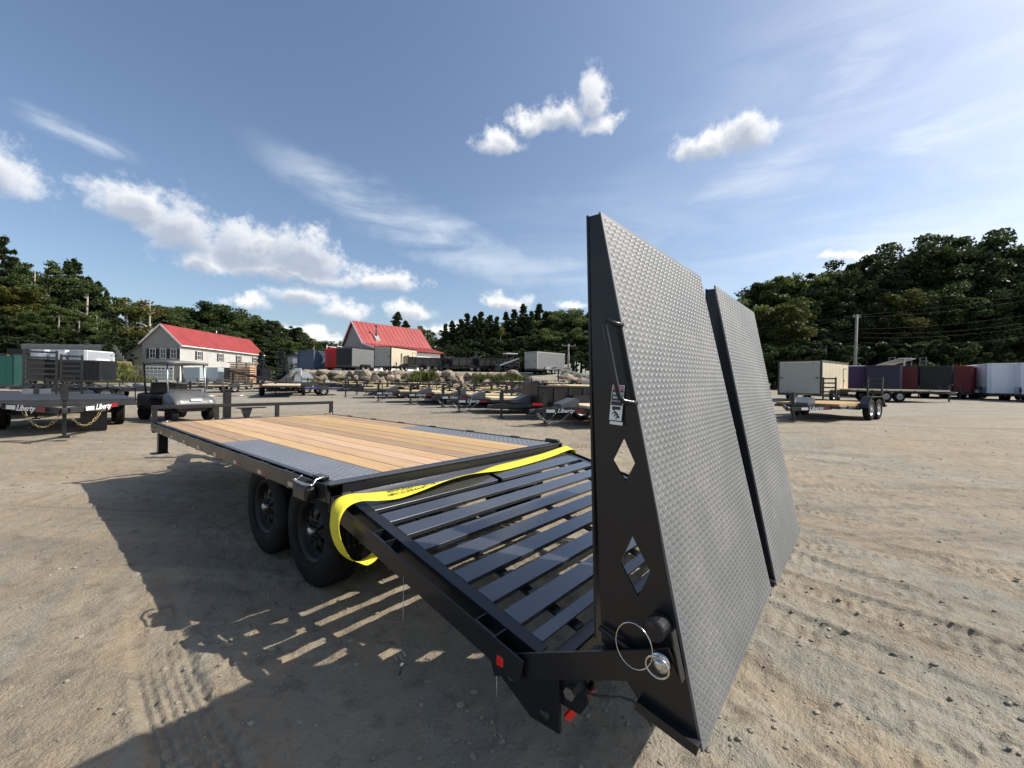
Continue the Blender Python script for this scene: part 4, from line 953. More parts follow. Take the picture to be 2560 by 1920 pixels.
def cargo_trailer(label, loc, azd, L=5., W=2.3, H=2.45, skin='cream', trim='black', door='doorgrey', group=None, sidedoor=1, vnose=True, tongue_on=True, roof=None, rail=False, kick=False, name='cargo_trailer'):
    t = thing(name, label, 'trailer', loc, az(azd), group)
    h = L/2; zb = .48; nose = .5 if vnose else .12
    MB().prism([(-W/2, -h), (W/2, -h), (W/2, h-nose*.6), (W/2-.18, h-.1), (W*.12, h), (-W*.12, h), (-W/2+.18, h-.1), (-W/2, h-nose*.6)], zb, H-.06, 'z').build('body', M[skin], t)
    MB().prism([(-W/2-.01, -h-.01), (W/2+.01, -h-.01), (W/2+.01, h-nose*.6), (W/2-.17, h-.08), (W*.12, h+.01), (-W*.12, h+.01), (-W/2+.17, h-.08), (-W/2-.01, h-nose*.6)], H-.065, H, 'z').build('roof', M[roof or trim], t)
    MB().prism([(-W/2-.012, -h-.012), (W/2+.012, -h-.012), (W/2+.012, h-nose*.6), (W/2-.17, h-.08), (W*.12, h+.012), (-W*.12, h+.012), (-W/2+.17, h-.08), (-W/2-.012, h-nose*.6)], zb-.14, zb+.02, 'z').build('skirt', M['blackm'], t)
    for s in (-1, 1):
        MB().bb(s*(W/2-.09), s*(W/2+.014), -h-.016, -h+.09, zb+.02, H-.064).build('corner_trim', M[trim], t)
        MB().bb(s*(W/2), s*(W/2+.008), h-nose*.6-.05, h-nose*.6, zb+.02, H-.064).build('corner_trim', M[trim], t)
        for y in (-.75, .10): wheel(t, (s*(W/2+.02), y, .34), .34, .21, .19, 'silver', flip=(s > 0))
        MB().prism([(-1.25, .46), (-1.12, .74), (.47, .74), (.60, .46)], s*(W/2+.005), s*(W/2+.18), 'x').build('fender', M[trim], t)
        MB().bb(s*(W/2-.05), s*(W/2-.02), -h-.03, -h-.014, .66, .78).build('tail_lamp', M['redlamp'], t)
        if kick: MB().bb(s*(W/2+.001), s*(W/2+.006), -h+.1, h-nose*.6-.06, zb+.02, zb+.5).build('kick_panel', M['silverskin'], t)
    for s in (-1, 1):
        k = 0
        while -h+.7+k*.61 < h-nose*.6-.2:
            y = -h+.7+k*.61; MB().bb(s*(W/2), s*(W/2+.005), y-.012, y+.012, zb+.02, H-.066).build('panel_seam', M[skin], t); k += 1
        MB().bb(s*(W/2), s*(W/2+.012), -h+.1, h-nose*.6-.05, H-.14, H-.068).build('top_trim', M[trim], t)
        MB().bb(s*(W/2+.012), s*(W/2+.03), h-nose*.6-.3, h-nose*.6-.2, H-.13, H-.09).build('marker_lamp', M['amber'], t)
    d = MB().bb(-W/2+.10, W/2-.10, -h-.03, -h-.003, zb+.06, H-.16, .006).build('ramp_door', M[door], t)
    for s in (-1, 1):
        MB().bb(s*(W/2-.42), s*(W/2-.09), -h-.05, -h-.031, H*.56, H*.56+.03).bb(s*(W/2-.26), s*(W/2-.20), -h-.06, -h-.05, H*.56-.03, H*.56+.09).build('door_latch', M['black'], d)
        MB().bb(s*(W/2-.50), s*(W/2-.42), -h-.04, -h-.03, H-.20, H-.15).build('door_hinge', M['black'], d)
    if sidedoor:
        s = sidedoor; y1 = h-nose*.6-.25
        dd = MB().bb(s*(W/2+.001), s*(W/2+.012), y1-.80, y1, zb+.05, H-.42, .003).build('side_door', M['black'], t)
        MB().bb(s*(W/2+.0125), s*(W/2+.02), y1-.75, y1-.05, zb+.10, H-.47, .003).build('door_leaf', M[skin], dd)
        MB().bb(s*(W/2+.021), s*(W/2+.05), y1-.72, y1-.66, H*.5, H*.5+.10).build('door_handle', M['black'], dd)
    if rail:
        for y in (-h+.3, 0, h-1.0): MB().bar((-W/2+.05, y, H+.16), (W/2-.05, y, H+.16), .05, .04).bb(-W/2+.05, -W/2+.09, y-.02, y+.02, H, H+.18).bb(W/2-.09, W/2-.05, y-.02, y+.02, H, H+.18).build('roof_rack', M['rimgrey'], t)
    if tongue_on: tongue(t, h, .55, W, None, 1, False, False)
    return t
def dump_trailer(label, loc, azd, L=4., W=2.0, group=None, zb=.62, hb=.75, mast=False, tape=True, lab=None):
    t = thing('dump_trailer', label, 'trailer', loc, az(azd), group); h = L/2
    MB().bb(-W/2+.2, W/2-.2, -h, h+.1, .42, .58).build('frame', M['blackm'], t)
    for s in (-1, 1):
        MB().bb(s*(W/2-.04), s*W/2, -h, h, zb, zb+hb, .006).build('side_wall', M['black'], t)
        for k in range(6): MB().bb(s*W/2, s*(W/2+.05), -h+.02+k*(L-.12)/5, -h+.10+k*(L-.12)/5, zb, zb+hb-.02).build('side_rib', M['black'], t)
        MB().bb(s*(W/2-.06), s*(W/2+.06), -h, h, zb+hb, zb+hb+.06, .01).build('top_rail', M['black'], t)
        for y in (-.75, .10): wheel(t, (s*(W/2+.16), y-.2, .37), .37, .21, .21, 'silver', flip=(s > 0))
        MB().prism([(-1.45, .60), (-1.30, .84), (.25, .84), (.40, .60)], s*(W/2+.03), s*(W/2+.30), 'x').build('fender', M['black'], t)
        if tape:
            for k in range(3):
                MB().bb(s*(W/2+.051), s*(W/2+.053), -h+.5+k*1.1, -h+.9+k*1.1, .50, .57).build('reflector_tape', M['red'], t)
    MB().bb(-W/2+.04, W/2-.04, -h, -h+.05, zb, zb+hb).build('tail_gate', M['black'], t)
    MB().bb(-W/2+.04, W/2-.04, h-.05, h, zb, zb+hb+.15).bb(-W/2+.04, W/2-.04, -h+.05, h-.05, zb, zb+.04).build('body', M['black'], t)
    MB().tube([(-W/2+.08, h-.1, zb+hb+.15), (W/2-.08, h-.1, zb+hb+.15)], .07).build('tarp_roll', M['blackm'], t)
    if mast:
        for s in (-1, 1): MB().bar((s*.28, h+.45, .6), (s*.12, h+.45, 1.95), .06, .06).build('mast', M['black'], t)
        MB().bb(-.12, .12, h+.42, h+.48, 1.5, 1.56).bb(-.16, .16, h+.42, h+.48, 1.15, 1.21).build('mast_rung', M['black'], t)
    tongue(t, h, .58, W, lab, 1, False, True)
    return t

# ---- the row in the middle of the lot, tongues towards the lane
def tip_place(px, D, azd, L): # centre of a trailer whose coupler stands at this bearing and distance
    f = Vector((math.sin(math.radians(azd)), math.cos(math.radians(azd)), 0)); p = spot(qx(px), D); c = p - f*(L/2+1.35)
    return Vector((c.x, c.y, float(G(c.x, c.y))))
def row_trailer(px, D, label, azd=-58, L=5.2, **k): return flat_trailer(label, tip_place(px, D, azd, L), azd, L, **k)
row_trailer(1338, 12.7, 'black flatbed trailer with pale deck and grey tool box beside the upright ramp', lab='Liberty', side=-1, chains=True, chainmat='wire')
dump_trailer('black dump trailer with red side stripe and tall front jack', tip_place(1232, 14.6, -58, 2.9), -58, 2.9, 1.7, zb=.58, hb=.52)
row_trailer(1128, 16.6, 'black flatbed trailer with grey tool box and chain next to the dump trailer', lab='Liberty', side=-1, chains=True, chainmat='wire')
row_trailer(1090, 19.0, 'second flatbed trailer from the dump trailer, white decal on its coupler', lab='Liberty', side=-1, chains=True, chainmat='wire')
row_trailer(1010, 20.8, 'third flatbed trailer from the dump trailer, with yellowish deck', lab='Liberty', side=-1, chains=True, chainmat='wire')
row_trailer(930, 22.2, 'flatbed trailer with dark red tongue fittings in the middle row', lab='Liberty', side=-1, chains=True, chainmat='wire')
row_trailer(850, 25.6, 'black utility trailer with low rails at the end of the middle row', rail=True, L=4.4, W=1.8, tool=False)
LOW = 'low flatbed trailer with pale deck in the back of the middle row'; GLOW = 'trailers in the back of the middle row'
for px, D, L in ((1215, 24, 5.2), (1140, 27, 5.2), (1060, 28, 5.0), (985, 30, 5.0), (905, 31, 5.0), (1180, 33, 5.2), (1080, 35, 5.2), (980, 37, 5.2), (880, 37, 5), (800, 36, 4.8), (1290, 31, 5.2), (1010, 41, 5.2), (890, 41.5, 5.), (1170, 21.5, 5.2), (1250, 20, 5.2), (1110, 23.5, 5.2), (1030, 25, 5.), (955, 26.5, 5.), (880, 28.5, 5.), (1235, 28, 5.2), (1120, 31, 5.), (1040, 33, 5.), (940, 34, 5.), (860, 34, 5.), (1220, 38, 5.2), (1130, 39, 5.2), (1320, 37, 5.2), (760, 40, 4.8), (820, 41, 4.8)):
    row_trailer(px, D, LOW, L=L, group=GLOW, tool=False, H=.55+random.uniform(-.05, .1))
def small_utility(px, D, label, azd, mat='blackm', group=None, blue=False):
    t = thing('utility_trailer', label, 'trailer', spot(qx(px), D), az(azd), group)
    MB().bb(-.8, .8, -1.5, 1.5, .40, .48).build('frame', M[mat], t)
    MB().bb(-.74, .74, -1.45, 1.45, .481, .50).build('deck', M['paleplank' if not blue else 'blue'], t)
    for s in (-1, 1):
        MB().bar((s*.8, -1.5, .82), (s*.8, 1.5, .82), .04, .04).build('side_rail', M[mat], t)
        for y in (-1.45, -.5, .5, 1.45): MB().bb(s*.8-.02, s*.8+.02, y-.02, y+.02, .47, .81).build('rail_post', M[mat], t)
        wheel(t, (s*.95, -.2, .29), .29, .18, .16, 'silver', flip=(s > 0))
        MB().prism([(-.58, .40), (-.42, .66), (.02, .66), (.18, .40)], s*.84, s*1.06, 'x').build('fender', M[mat], t)
    tongue(t, 1.5, .48, 1.6, None, 1, False, False); return t
small_utility(795, 28.5, 'utility trailer with a bright blue deck at the lane end of the middle row', -75, 'blackm', None, True)
small_utility(752, 31, 'small black utility trailer between the blue one and the car hauler', -80)
small_utility(565, 31, 'small black utility trailer in front of the lumber stack', -95)
small_utility(600, 36, 'small dark utility trailer tucked by the lumber stack', -100)
small_utility(520, 38, 'small utility trailer before the black boxes at the house', -110)
flat_trailer('black car hauler seen from its end, wheels either side', spot(qx(709), 27.5), 24, 5.5, 2.05, .72, 'paleplank', wr=.36, fend=False, over=False, tool=False, name='car_hauler')
# tilted gooseneck beam on its trailer
tg = thing('tilt_trailer', 'long dark tilt trailer with its beam raised in front of the lumber stack', 'trailer', spot(qx(662), 33), az(-52))
MB().bar((0, 2.6, 1.55), (0, -1.6, .62), .22, .18).build('tilt_beam', M['blackm'], tg); MB().bb(-.9, .9, -3.6, .6, .52, .66).build('deck', M['blackm'], tg)
for s in (-1, 1):
    for y in (-1.6, -.75): wheel(tg, (s*.98, y, .36), .36, .2, .2, 'silver', flip=(s > 0))
MB().bb(-.05, .05, 2.2, 2.3, 0, 1.42).build('prop_stand', M['blackm'], tg)
# yellow-decked gooseneck behind the ramp
flat_trailer('long deckover trailer with yellow stake sides and red-white tape, partly behind the ramp', tip_place(1262, 18.2, -62, 7.6), -62, 7.6, 2.5, .92, 'paleplank', over=True, tape=True, tool=False, name='deckover_flatbed', wr=.38)
def side_boards():
    p = tip_place(1262, 18.2, -62, 7.6)
    t = thing('lumber_bundle', 'flat bundle of yellow boards lying on the long deckover trailer', 'lumber', (p.x, p.y, p.z+.92), az(-62))
    for i in range(8): MB().bb(-1.1+i*.27, -1.1+i*.27+.255, -3.6, 2.6, .0, .14+.02*(i % 3), .006).build('board', M['paleplank'], t)
    m = thing('crate', 'pale flat crate stacked on the yellow boards', 'crate', (p.x+.2, p.y-.3, p.z+1.08), az(-62))
    for k in range(4): MB().bb(-.9, .9, -1.4, 1.2, k*.06, k*.06+.045).build('slat_layer', M['concrete'], m)
    m2 = thing('crate', 'white carton on top of the pale flat crate', 'box', (p.x+.25, p.y-.3, p.z+1.31), az(-62)); MB().bb(-.35, .35, -.5, .5, .0, .22, .02).build('carton', M['white'], m2)
    MB().bb(-.36, .36, -.04, .04, .06, .225).build('carton_tape', M['concrete'], m2)
side_boards()

# ---- right of the ramps
flat_trailer('black equipment trailer with ladder ramps and lettered tongue in front of the cream trailer', CAM*0 + (lambda p: Vector((p.x, p.y, float(G(p.x, p.y)))))(CAM + R2*12.55 + F2*16.55), -75, 4.6, 2.1, .58, 'plank', 'Liberty', -1, False, True, 1.05, None, wr=.39, name='equipment_trailer', big=1.1)
cargo_trailer('cream enclosed trailer with black trim and grey ramp door behind the equipment trailer', spot(qx(2036), 29.0), 104, 5.2, 2.5, 2.62, 'cream', 'black', 'doorgrey', sidedoor=1)
flat_trailer('long low deckover trailer with pale deck in front of the maroon trailers', spot(qx(2215), 28.4), 142, 6.2, 2.4, .80, 'paleplank', over=True, tool=False, name='deckover_flatbed', wr=.36)
RTR = [(2142, 36.5, 'purple', 'dark purple enclosed trailer with a red trimmed door', 'redskin', 'purple'), (2196, 35.0, 'navy', 'navy enclosed trailer beside the dark purple one', 'black', 'navy'), (2268, 36, 'maroon', 'maroon enclosed trailer beside the navy one', 'black', 'maroon'),
       (2316, 35.2, 'blackskin', 'black enclosed trailer between two maroon ones', 'black', 'blackskin'), (2362, 35, 'maroon', 'bright maroon enclosed trailer beside the black one', 'darkred', 'maroon'), (2412, 35.4, 'maroon', 'maroon enclosed trailer beside the white trailer with blue door', 'black', 'maroon'),
       (2497, 32.8, 'whiteskin', 'white enclosed trailer with ladder and grey kick panel', 'whiteskin', 'whiteskin'), (2580, 31.0, 'whiteskin', 'white enclosed trailer cut by the frame edge, next to the one with a ladder', 'trim', 'whiteskin')]
for px, D, skin, lab, trim, door in RTR:
    t_ = cargo_trailer(lab, spot(qx(px), D), 262, 4.8, 2.15 if px < 2450 else 2.5, 2.55 if px < 2450 else 2.75, skin, trim, door, sidedoor=0, vnose=True, roof='trim' if px in (2142, 2412, 2497, 2580) else None, kick=(px > 2450))
    if px == 2497: ladder(t_, -.95, -.55, -2.47, .6, 2.7, 'roof_ladder', 'silverskin', 7)
cargo_trailer('orange-brown enclosed trailer in the gap before the white trailers', spot(qx(2440), 41), 262, 4.5, 2.2, 2.6, 'rust', 'black', 'rust', sidedoor=0)
# tarp and ladders on the roofs
def tarp():
    t = thing('canopy_frame', 'white slanted awning panel propped above the navy trailer', 'awning', spot(qx(2210), 39, 2.3), az(140))
    V = [(-2.6, -.6, .0), (2.2, -.6, 1.0), (2.2, .8, 1.0), (-2.6, .8, .0)]; MB().raw(V+[(x, y, z-.06) for x, y, z in V], [(0, 1, 2, 3), (7, 6, 5, 4), (0, 4, 5, 1), (1, 5, 6, 2), (2, 6, 7, 3), (3, 7, 4, 0)]).build('panel', M['white'], t)
    for x in (-2.4, 2.0): MB().bb(x-.04, x+.04, -.1, 0.0, -2.3, .05 if x < 0 else .95).build('prop_post', M['rimgrey'], t)
tarp()
for px, lab in ((2229, 'grey ladder rack standing above the navy trailer'), (2270, 'grey ladder rack standing above the maroon trailer'), (2306, 'pale ladder rack with weeds behind it above the black trailer')):
    t_ = thing('ladder_rack', lab, 'ladder', spot(qx(px), 43), az(140)); ladder(t_, -.33, .33, 0, 0, 3.75, 'ladder', 'greyskin', 12)

# ---- left group
lp = CAM + R2*(-12.25) + F2*(11.5)
flat_trailer('black deckover trailer with lettered tongue and yellow chains, pointing at the lot lane', (lp.x, lp.y, float(G(lp.x, lp.y))), 183, 4.4, 2.6, .80, 'blackm', 'Liberty', 0, True, True, 0, None, over=True, tool=False, name='deckover_flatbed', big=1.05, wr=.38)
lq = thing('plate_panel', 'white lettered plate and tail panel at the corner of the black deckover trailer', 'panel', spot(qx(236), 10.9, .50), az(183))
MB().bb(-.22, .22, -.01, .01, 0, .10).build('plate', M['white'], lq); MB().bb(-.10, .10, -.01, .01, .17, .23).build('sticker', M['white'], lq); MB().bb(-.30, .30, -.08, -.012, -.03, .34).build('panel', M['black'], lq)
MB().bb(-.25, .25, -.07, -.02, -.50, -.03).build('panel_leg', M['black'], lq)
lt = flat_trailer('black flatbed trailer with two tall ladder ramps behind the lettered tongue', spot(qx(95), 14.8), 182, 4.2, 2.2, .68, 'blackm', None, 1, False, True, 0, None, tool=True, name='flatbed_trailer')
ladder(lt, -1.0, -.52, 2.05, .62, 2.05, n=9); ladder(lt, -.42, .28, 2.05, .62, 2.15, n=9)
flat_trailer('black landscape trailer with low rails and a drop jack left of the golf cart', spot(qx(285), 21.5), 110, 4.2, 1.9, .62, 'blackm', None, 1, False, True, 0, None, rail=True, tool=False, name='flatbed_trailer')
flat_trailer('black flatbed trailer loaded low behind the ladder ramps', spot(qx(200), 23), 115, 4.6, 1.9, .60, 'blackm', None, 1, False, True, 0, None, tool=True, name='flatbed_trailer')
cargo_trailer('dark green enclosed trailer with white front corner at the frame edge', spot(qx(-85), 27), 100, 5.0, 2.2, 2.55, 'green', 'blackskin', 'green', sidedoor=0)
cargo_trailer('narrow white enclosed trailer between the green trailer and the black ones', spot(qx(36), 33), 2, 2.2, 1.1, 2.3, 'whiteskin', 'black', 'white', sidedoor=0)
cargo_trailer('black enclosed trailer with its ramp door towards the lot, beside the grassy bank', spot(qx(110), 42), 50, 5.5, 2.4, 2.5, 'blackskin', 'black', 'blackskin', sidedoor=0)
cargo_trailer('long black enclosed trailer standing side-on below the grassy bank', spot(qx(196), 42.5), 128, 5.6, 2.3, 2.45, 'blackskin', 'black', 'blackskin', sidedoor=1)
cargo_trailer('dark enclosed trailer parked on the bank before the wood fence', spot(qx(80), 53, -.3), 40, 3.8, 2.1, 1.95, 'navy', 'black', 'blackskin', sidedoor=0)
for px, sk, lab in ((133, 'whiteskin', 'white enclosed trailer on the bank next to the dark one'), (182, 'whiteskin', 'white enclosed trailer in the middle of the bank row'), (228, 'silverskin', 'silver enclosed trailer on the bank beside the round conifer')):
    cargo_trailer(lab, spot(qx(px), 53.5, -.25), 228, 4.0, 2.1, 1.75, sk, 'trim', sk, sidedoor=0)

# ---- back lot on the boulder wall
def container(label, px, D, azd, L, W, H, mat, text=None):
    t = thing('container', label, 'container', spot(qx(px), D), az(azd)); h = L/2
    b = MB(); b.bb(-W/2+.04, W/2-.04, -h+.04, h-.04, .12, H-.06)
    b.build('core', M[mat], t)
    for s in (-1, 1):
        c = MB(); n = int(L/.28)
        for i in range(n): y = -h+.10+i*(L-.2)/n; c.bb(s*(W/2-.04), s*W/2, y, y+(L-.2)/n*.5, .14, H-.08)
        c.build('corrugation', M[mat], t)['kind'] = 'stuff'
    for x in (-W/2, W/2):
        for y in (-h, h): MB().bb(x-.05, x+.05, y-.05, y+.05, 0, H).build('corner_post', M[mat], t)
    for z in (.06, H-.06): MB().bb(-W/2, W/2, -h-.02, h+.02, z-.06, z+.06).build('end_rail', M[mat], t)
    if text:
        for s in (-1, 1): letters(text, 1.15, M['white'], t, (s*(W/2+.012), 0, H*.52), (PI/2, 0, s*PI/2), .2, .02)
    return t
container('blue shipping container with white lettering at the end of the boulder wall', 800, 60, 62, 6.0, 2.4, 2.65, 'cblue', 'X7W')
def red_box():
    t = thing('ticket_booth', 'bright red tall box trailer with ladder rack beside the blue container', 'trailer', spot(qx(841), 53.5), az(64))
    MB().bb(-.95, .95, -1.1, 1.1, .30, 2.75, .12).build('body', M['redskin'], t); MB().bb(-.96, .96, -1.11, 1.11, 2.15, 2.22).bb(-.5, -.1, -1.13, -1.1, .5, 2.0).build('trim_band', M['darkred'], t)
    MB().bar((-.8, -1.0, 3.0), (-.8, 1.0, 3.0), .06, .06).bar((.8, -1.0, 3.0), (.8, 1.0, 3.0), .06, .06).bb(-.83, .83, -.7, -.64, 2.97, 3.03).bb(-.83, -.77, -.9, -.84, 2.74, 3.2).bb(.77, .83, -.9, -.84, 2.74, 3.2).build('roof_rack', M['trim'], t)
    for s in (-1, 1): wheel(t, (s*.98, 0, .32), .32, .2, .18, 'silver', flip=(s > 0))
red_box()
cargo_trailer('grey enclosed trailer with dark ramp door on the boulder wall', spot(qx(898), 52.2), 72, 5.2, 2.3, 2.75, 'greyskin', 'blackskin', 'blackskin', sidedoor=0)
cargo_trailer('cream enclosed trailer with grey door on the boulder wall below the barn', spot(qx(992), 50.6), 70, 5.6, 2.3, 2.75, 'cream', 'black', 'doorgrey', sidedoor=1)
for i, (px, D, a, lab, mast) in enumerate(((1060, 48.5, -70, 'black dump trailer with a mast at its nose on the boulder wall', True), (1112, 50, 110, 'black dump trailer standing before the white barn wing', False), (1165, 49, -72, 'black dump trailer with round fender in the middle of the wall row', True), (1222, 50, -80, 'black dump trailer next to the mini loader', False))):
    dump_trailer(lab, spot(qx(px), D), a, 4.4, 2.0, None, .65, .85, mast, False)
def machine(px, D, azd, label):
    t = thing('skid_loader', label, 'machine', spot(qx(px), D), az(azd))
    MB().bb(-.7, .7, -1.1, 1.0, .45, 1.2, .08).build('body', M['black'], t)
    c = MB()
    for x in (-.6, .6):
        for y in (-.7, .5): c.bb(x-.04, x+.04, y-.04, y+.04, 1.2, 2.1)
    c.build('cab_frame', M['black'], t); MB().bb(-.7, .7, -.8, .6, 2.1, 2.18, .03).build('cab_roof', M['white'], t)
    MB().bb(-.55, .55, -.6, .2, 1.2, 1.65, .05).build('seat', M['blackm'], t)
    for s in (-1, 1):
        MB().bar((s*.8, -.9, 1.6), (s*.8, 1.4, .75), .12, .16).build('lift_arm', M['rimgrey'], t)
        for y in (-.65, .6): wheel(t, (s*.86, y, .40), .40, .28, .2, 'black', flip=(s > 0))
    MB().prism([(1.3, .15), (1.9, .15), (1.95, .25), (1.4, .75), (1.3, .75)], -.85, .85, 'x').build('bucket', M['black'], t)
machine(1272, 48.5, -60, 'black mini loader with pale cab roof on the boulder wall')
cargo_trailer('dark grey enclosed trailer with bright corner trim near the drive up to the back lot', spot(qx(1364), 47.5), 100, 4.6, 2.0, 2.35, 'greyskin', 'rimgrey', 'doorgrey', sidedoor=0)
tr = thing('tilt_trailer', 'black car ramp trailer with its deck tipped up beside the drive', 'trailer', spot(qx(1452), 42), az(-50))
MB().bar((-.85, 2.8, 2.2), (-.85, -2.6, .9), .12, .16).bar((.85, 2.8, 2.2), (.85, -2.6, .9), .12, .16).build('deck_beam', M['rimgrey'], tr)
for k in range(9): z = 2.2-(k/8)*1.3; y = 2.8-(k/8)*5.4; MB().bb(-.8, .8, y-.06, y+.06, z-.04, z+.04).build('deck_rung', M['blackm'], tr)
MB().bb(-.8, .8, -2.2, 2.4, .6, .74).bb(-.06, .06, 2.3, 2.4, .7, 2.0).build('frame', M['blackm'], tr)
for s in (-1, 1):
    for y in (-.9, -.05): wheel(tr, (s*.95, y, .36), .36, .2, .2, 'silver', flip=(s > 0))
# ------------------------------------------------------------------ buildings
def basis(p, q):
    """frame with y along p->q"""
    d = (q-p); L = math.hypot(d.x, d.y); return math.atan2(-d.x, d.y), L
def window(t, x, y, z, w, h, axis, sgn, shut=True, lab=None):
    """axis 'x': wall faces +-x; axis 'y': wall faces +-y"""
    def B(u0, u1, z0, z1, d0, d1):
        return (x+sgn*d0, x+sgn*d1, y+u0, y+u1, z+z0, z+z1) if axis == 'x' else (x+u0, x+u1, y+sgn*d0, y+sgn*d1, z+z0, z+z1)
    f = MB()
    for a in ((-w/2-.07, w/2+.07, h/2, h/2+.07), (-w/2-.07, w/2+.07, -h/2-.07, -h/2), (-w/2-.07, -w/2, -h/2, h/2), (w/2, w/2+.07, -h/2, h/2), (-w/2, w/2, -.02, .02), (-.015, .015, -h/2, h/2)): f.bb(*B(*a, .0, .06))
    fr = f.build('window', M['trim'], t)
    MB().bb(*B(-w/2, w/2, -h/2, h/2, .005, .03)).build('pane', M['glass'], fr)
    if shut:
        for s in (-1, 1):
            u = s*(w/2+.07+.21); sh = MB().bb(*B(u-.2, u+.2, -h/2-.05, h/2+.05, 0, .05)); sh.build('shutter', M['shutter'], fr)
def gable_roof(t, x0, x1, xr, ze, zr, y0, y1, th=.10, ov=.35, name='roof'):
    r = MB()
    for xe in (x0, x1):
        s = -1 if xe < xr else 1; sl = (zr-ze)/(abs(xr-xe)); xo = xe+s*ov; zo = ze-sl*ov
        r.prism([(xr, zr), (xo, zo), (xo, zo+th), (xr, zr+th*1.2)], y0-ov, y1+ov, 'y')
    o = r.build(name, M['roof'], t)
    n = int((y1-y0+2*ov)/.6)
    for xe in (x0, x1):
        s = -1 if xe < xr else 1; sl = (zr-ze)/(abs(xr-xe)); xo = xe+s*ov; zo = ze-sl*ov
        for i in range(n+1): y = y0-ov+i*(y1-y0+2*ov)/n; MB().bar((xr, y, zr+th*1.2+.01), (xo, y, zo+th+.01), .04, .05).build('roof_seam', M['roof'], o)
    return o
def house():
    A = spot(qx(450), 64.); B = spot(qx(655), 88.); rz, L = basis(A, B)
    t = thing('garage_house', 'two-storey pale house with red metal roof, shutters and a garage door', 'house', (A.x, A.y, A.z-.1), rz)
    Wm, Wl, H, Hp = 5.5, 2.3, 5.75, 8.55          # x runs from 0 (lot side) to -Wm, lean-to further out
    MB().bb(-Wm, 0, 0, L, 0, H).build('wall', M['siding'], t)
    MB().prism([(-Wm, H-.02), (0, H-.02), (-Wm/2, Hp)], -.02, .12, 'y').prism([(-Wm, 0), (0, 0), (0, H-.02), (-Wm, H-.02)], -.02, -.002, 'y').build('gable_wall', M['gableside'], t)
    MB().prism([(-Wm, H-.02), (0, H-.02), (-Wm/2, Hp)], L-.12, L, 'y').build('gable_wall', M['gableside'], t)
    MB().prism([(-Wm-Wl, 0), (-Wm, 0), (-Wm, H-.3), (-Wm-Wl, 3.9)], .3, L, 'y').build('lean_to', M['gableside'], t)
    MB().prism([(-Wm-Wl-.3, 3.75), (-Wm, H-.25), (-Wm, H-.12), (-Wm-Wl-.3, 3.9)], .0, L+.2, 'y').build('lean_to_roof', M['greyskin'], t)
    gable_roof(t, -Wm, 0, -Wm/2, H, Hp, 0, L)
    sl = (Hp-H)/(Wm/2)
    MB().bar((.36, -.37, H-.33), (-Wm/2, -.37, Hp+.02), .04, .22).bar((-Wm-.36, -.37, H-.33), (-Wm/2, -.37, Hp+.02), .04, .22).build('rake_trim', M['trim'], t)
    MB().bb(.30, .42, -.35, L+.35, H-.42, H-.28).build('gutter', M['trim'], t)
    MB().bb(-.06, .03, -.05, .03, 0, H-.1).bb(-.06, .03, L-.03, L+.05, 0, H-.1).build('corner_trim', M['trim'], t)
    for k in range(4): window(t, .01, 4.2+k*5.6, 4.15, .85, 1.25, 'x', 1)
    for k in range(3): window(t, .01, 6.2+k*5.6, 1.5, .85, 1.25, 'x', 1)
    for x in (-.95, -2.45, -3.95): window(t, x, -.03, 4.15, .75, 1.35, 'y', -1)
    g = MB().bb(-4.9, -.9, -.10, -.021, 0, 2.25).build('garage_door', M['trim'], t)
    for i in range(4):
        for j in range(7): 
            if i < 3: MB().bb(-4.82+j*.56, -4.82+j*.56+.48, -.12, -.101, .06+i*.55, .06+i*.55+.46).build('door_panel', M['bluegrey'], g)
            else: MB().bb(-4.78+j*.56, -4.78+j*.56+.38, -.12, -.101, 1.78, 2.0).build('door_pane', M['glass'], g)
    dr = MB().bb(-Wm-1.7, -Wm-.75, .22, .30, 0, 2.1).build('side_door', M['bluegrey'], t); MB().lathe([(-.05, .0), (-.05, .04), (0, .04)], 8, 'y', (-Wm-.85, .22, 1.0)).build('handle', M['black'], dr)
    MB().tube([(-Wm/2, L*.55, Hp-.4), (-Wm/2, L*.55, Hp+.7)], .09).build('vent_pipe', M['rimgrey'], t)
house()
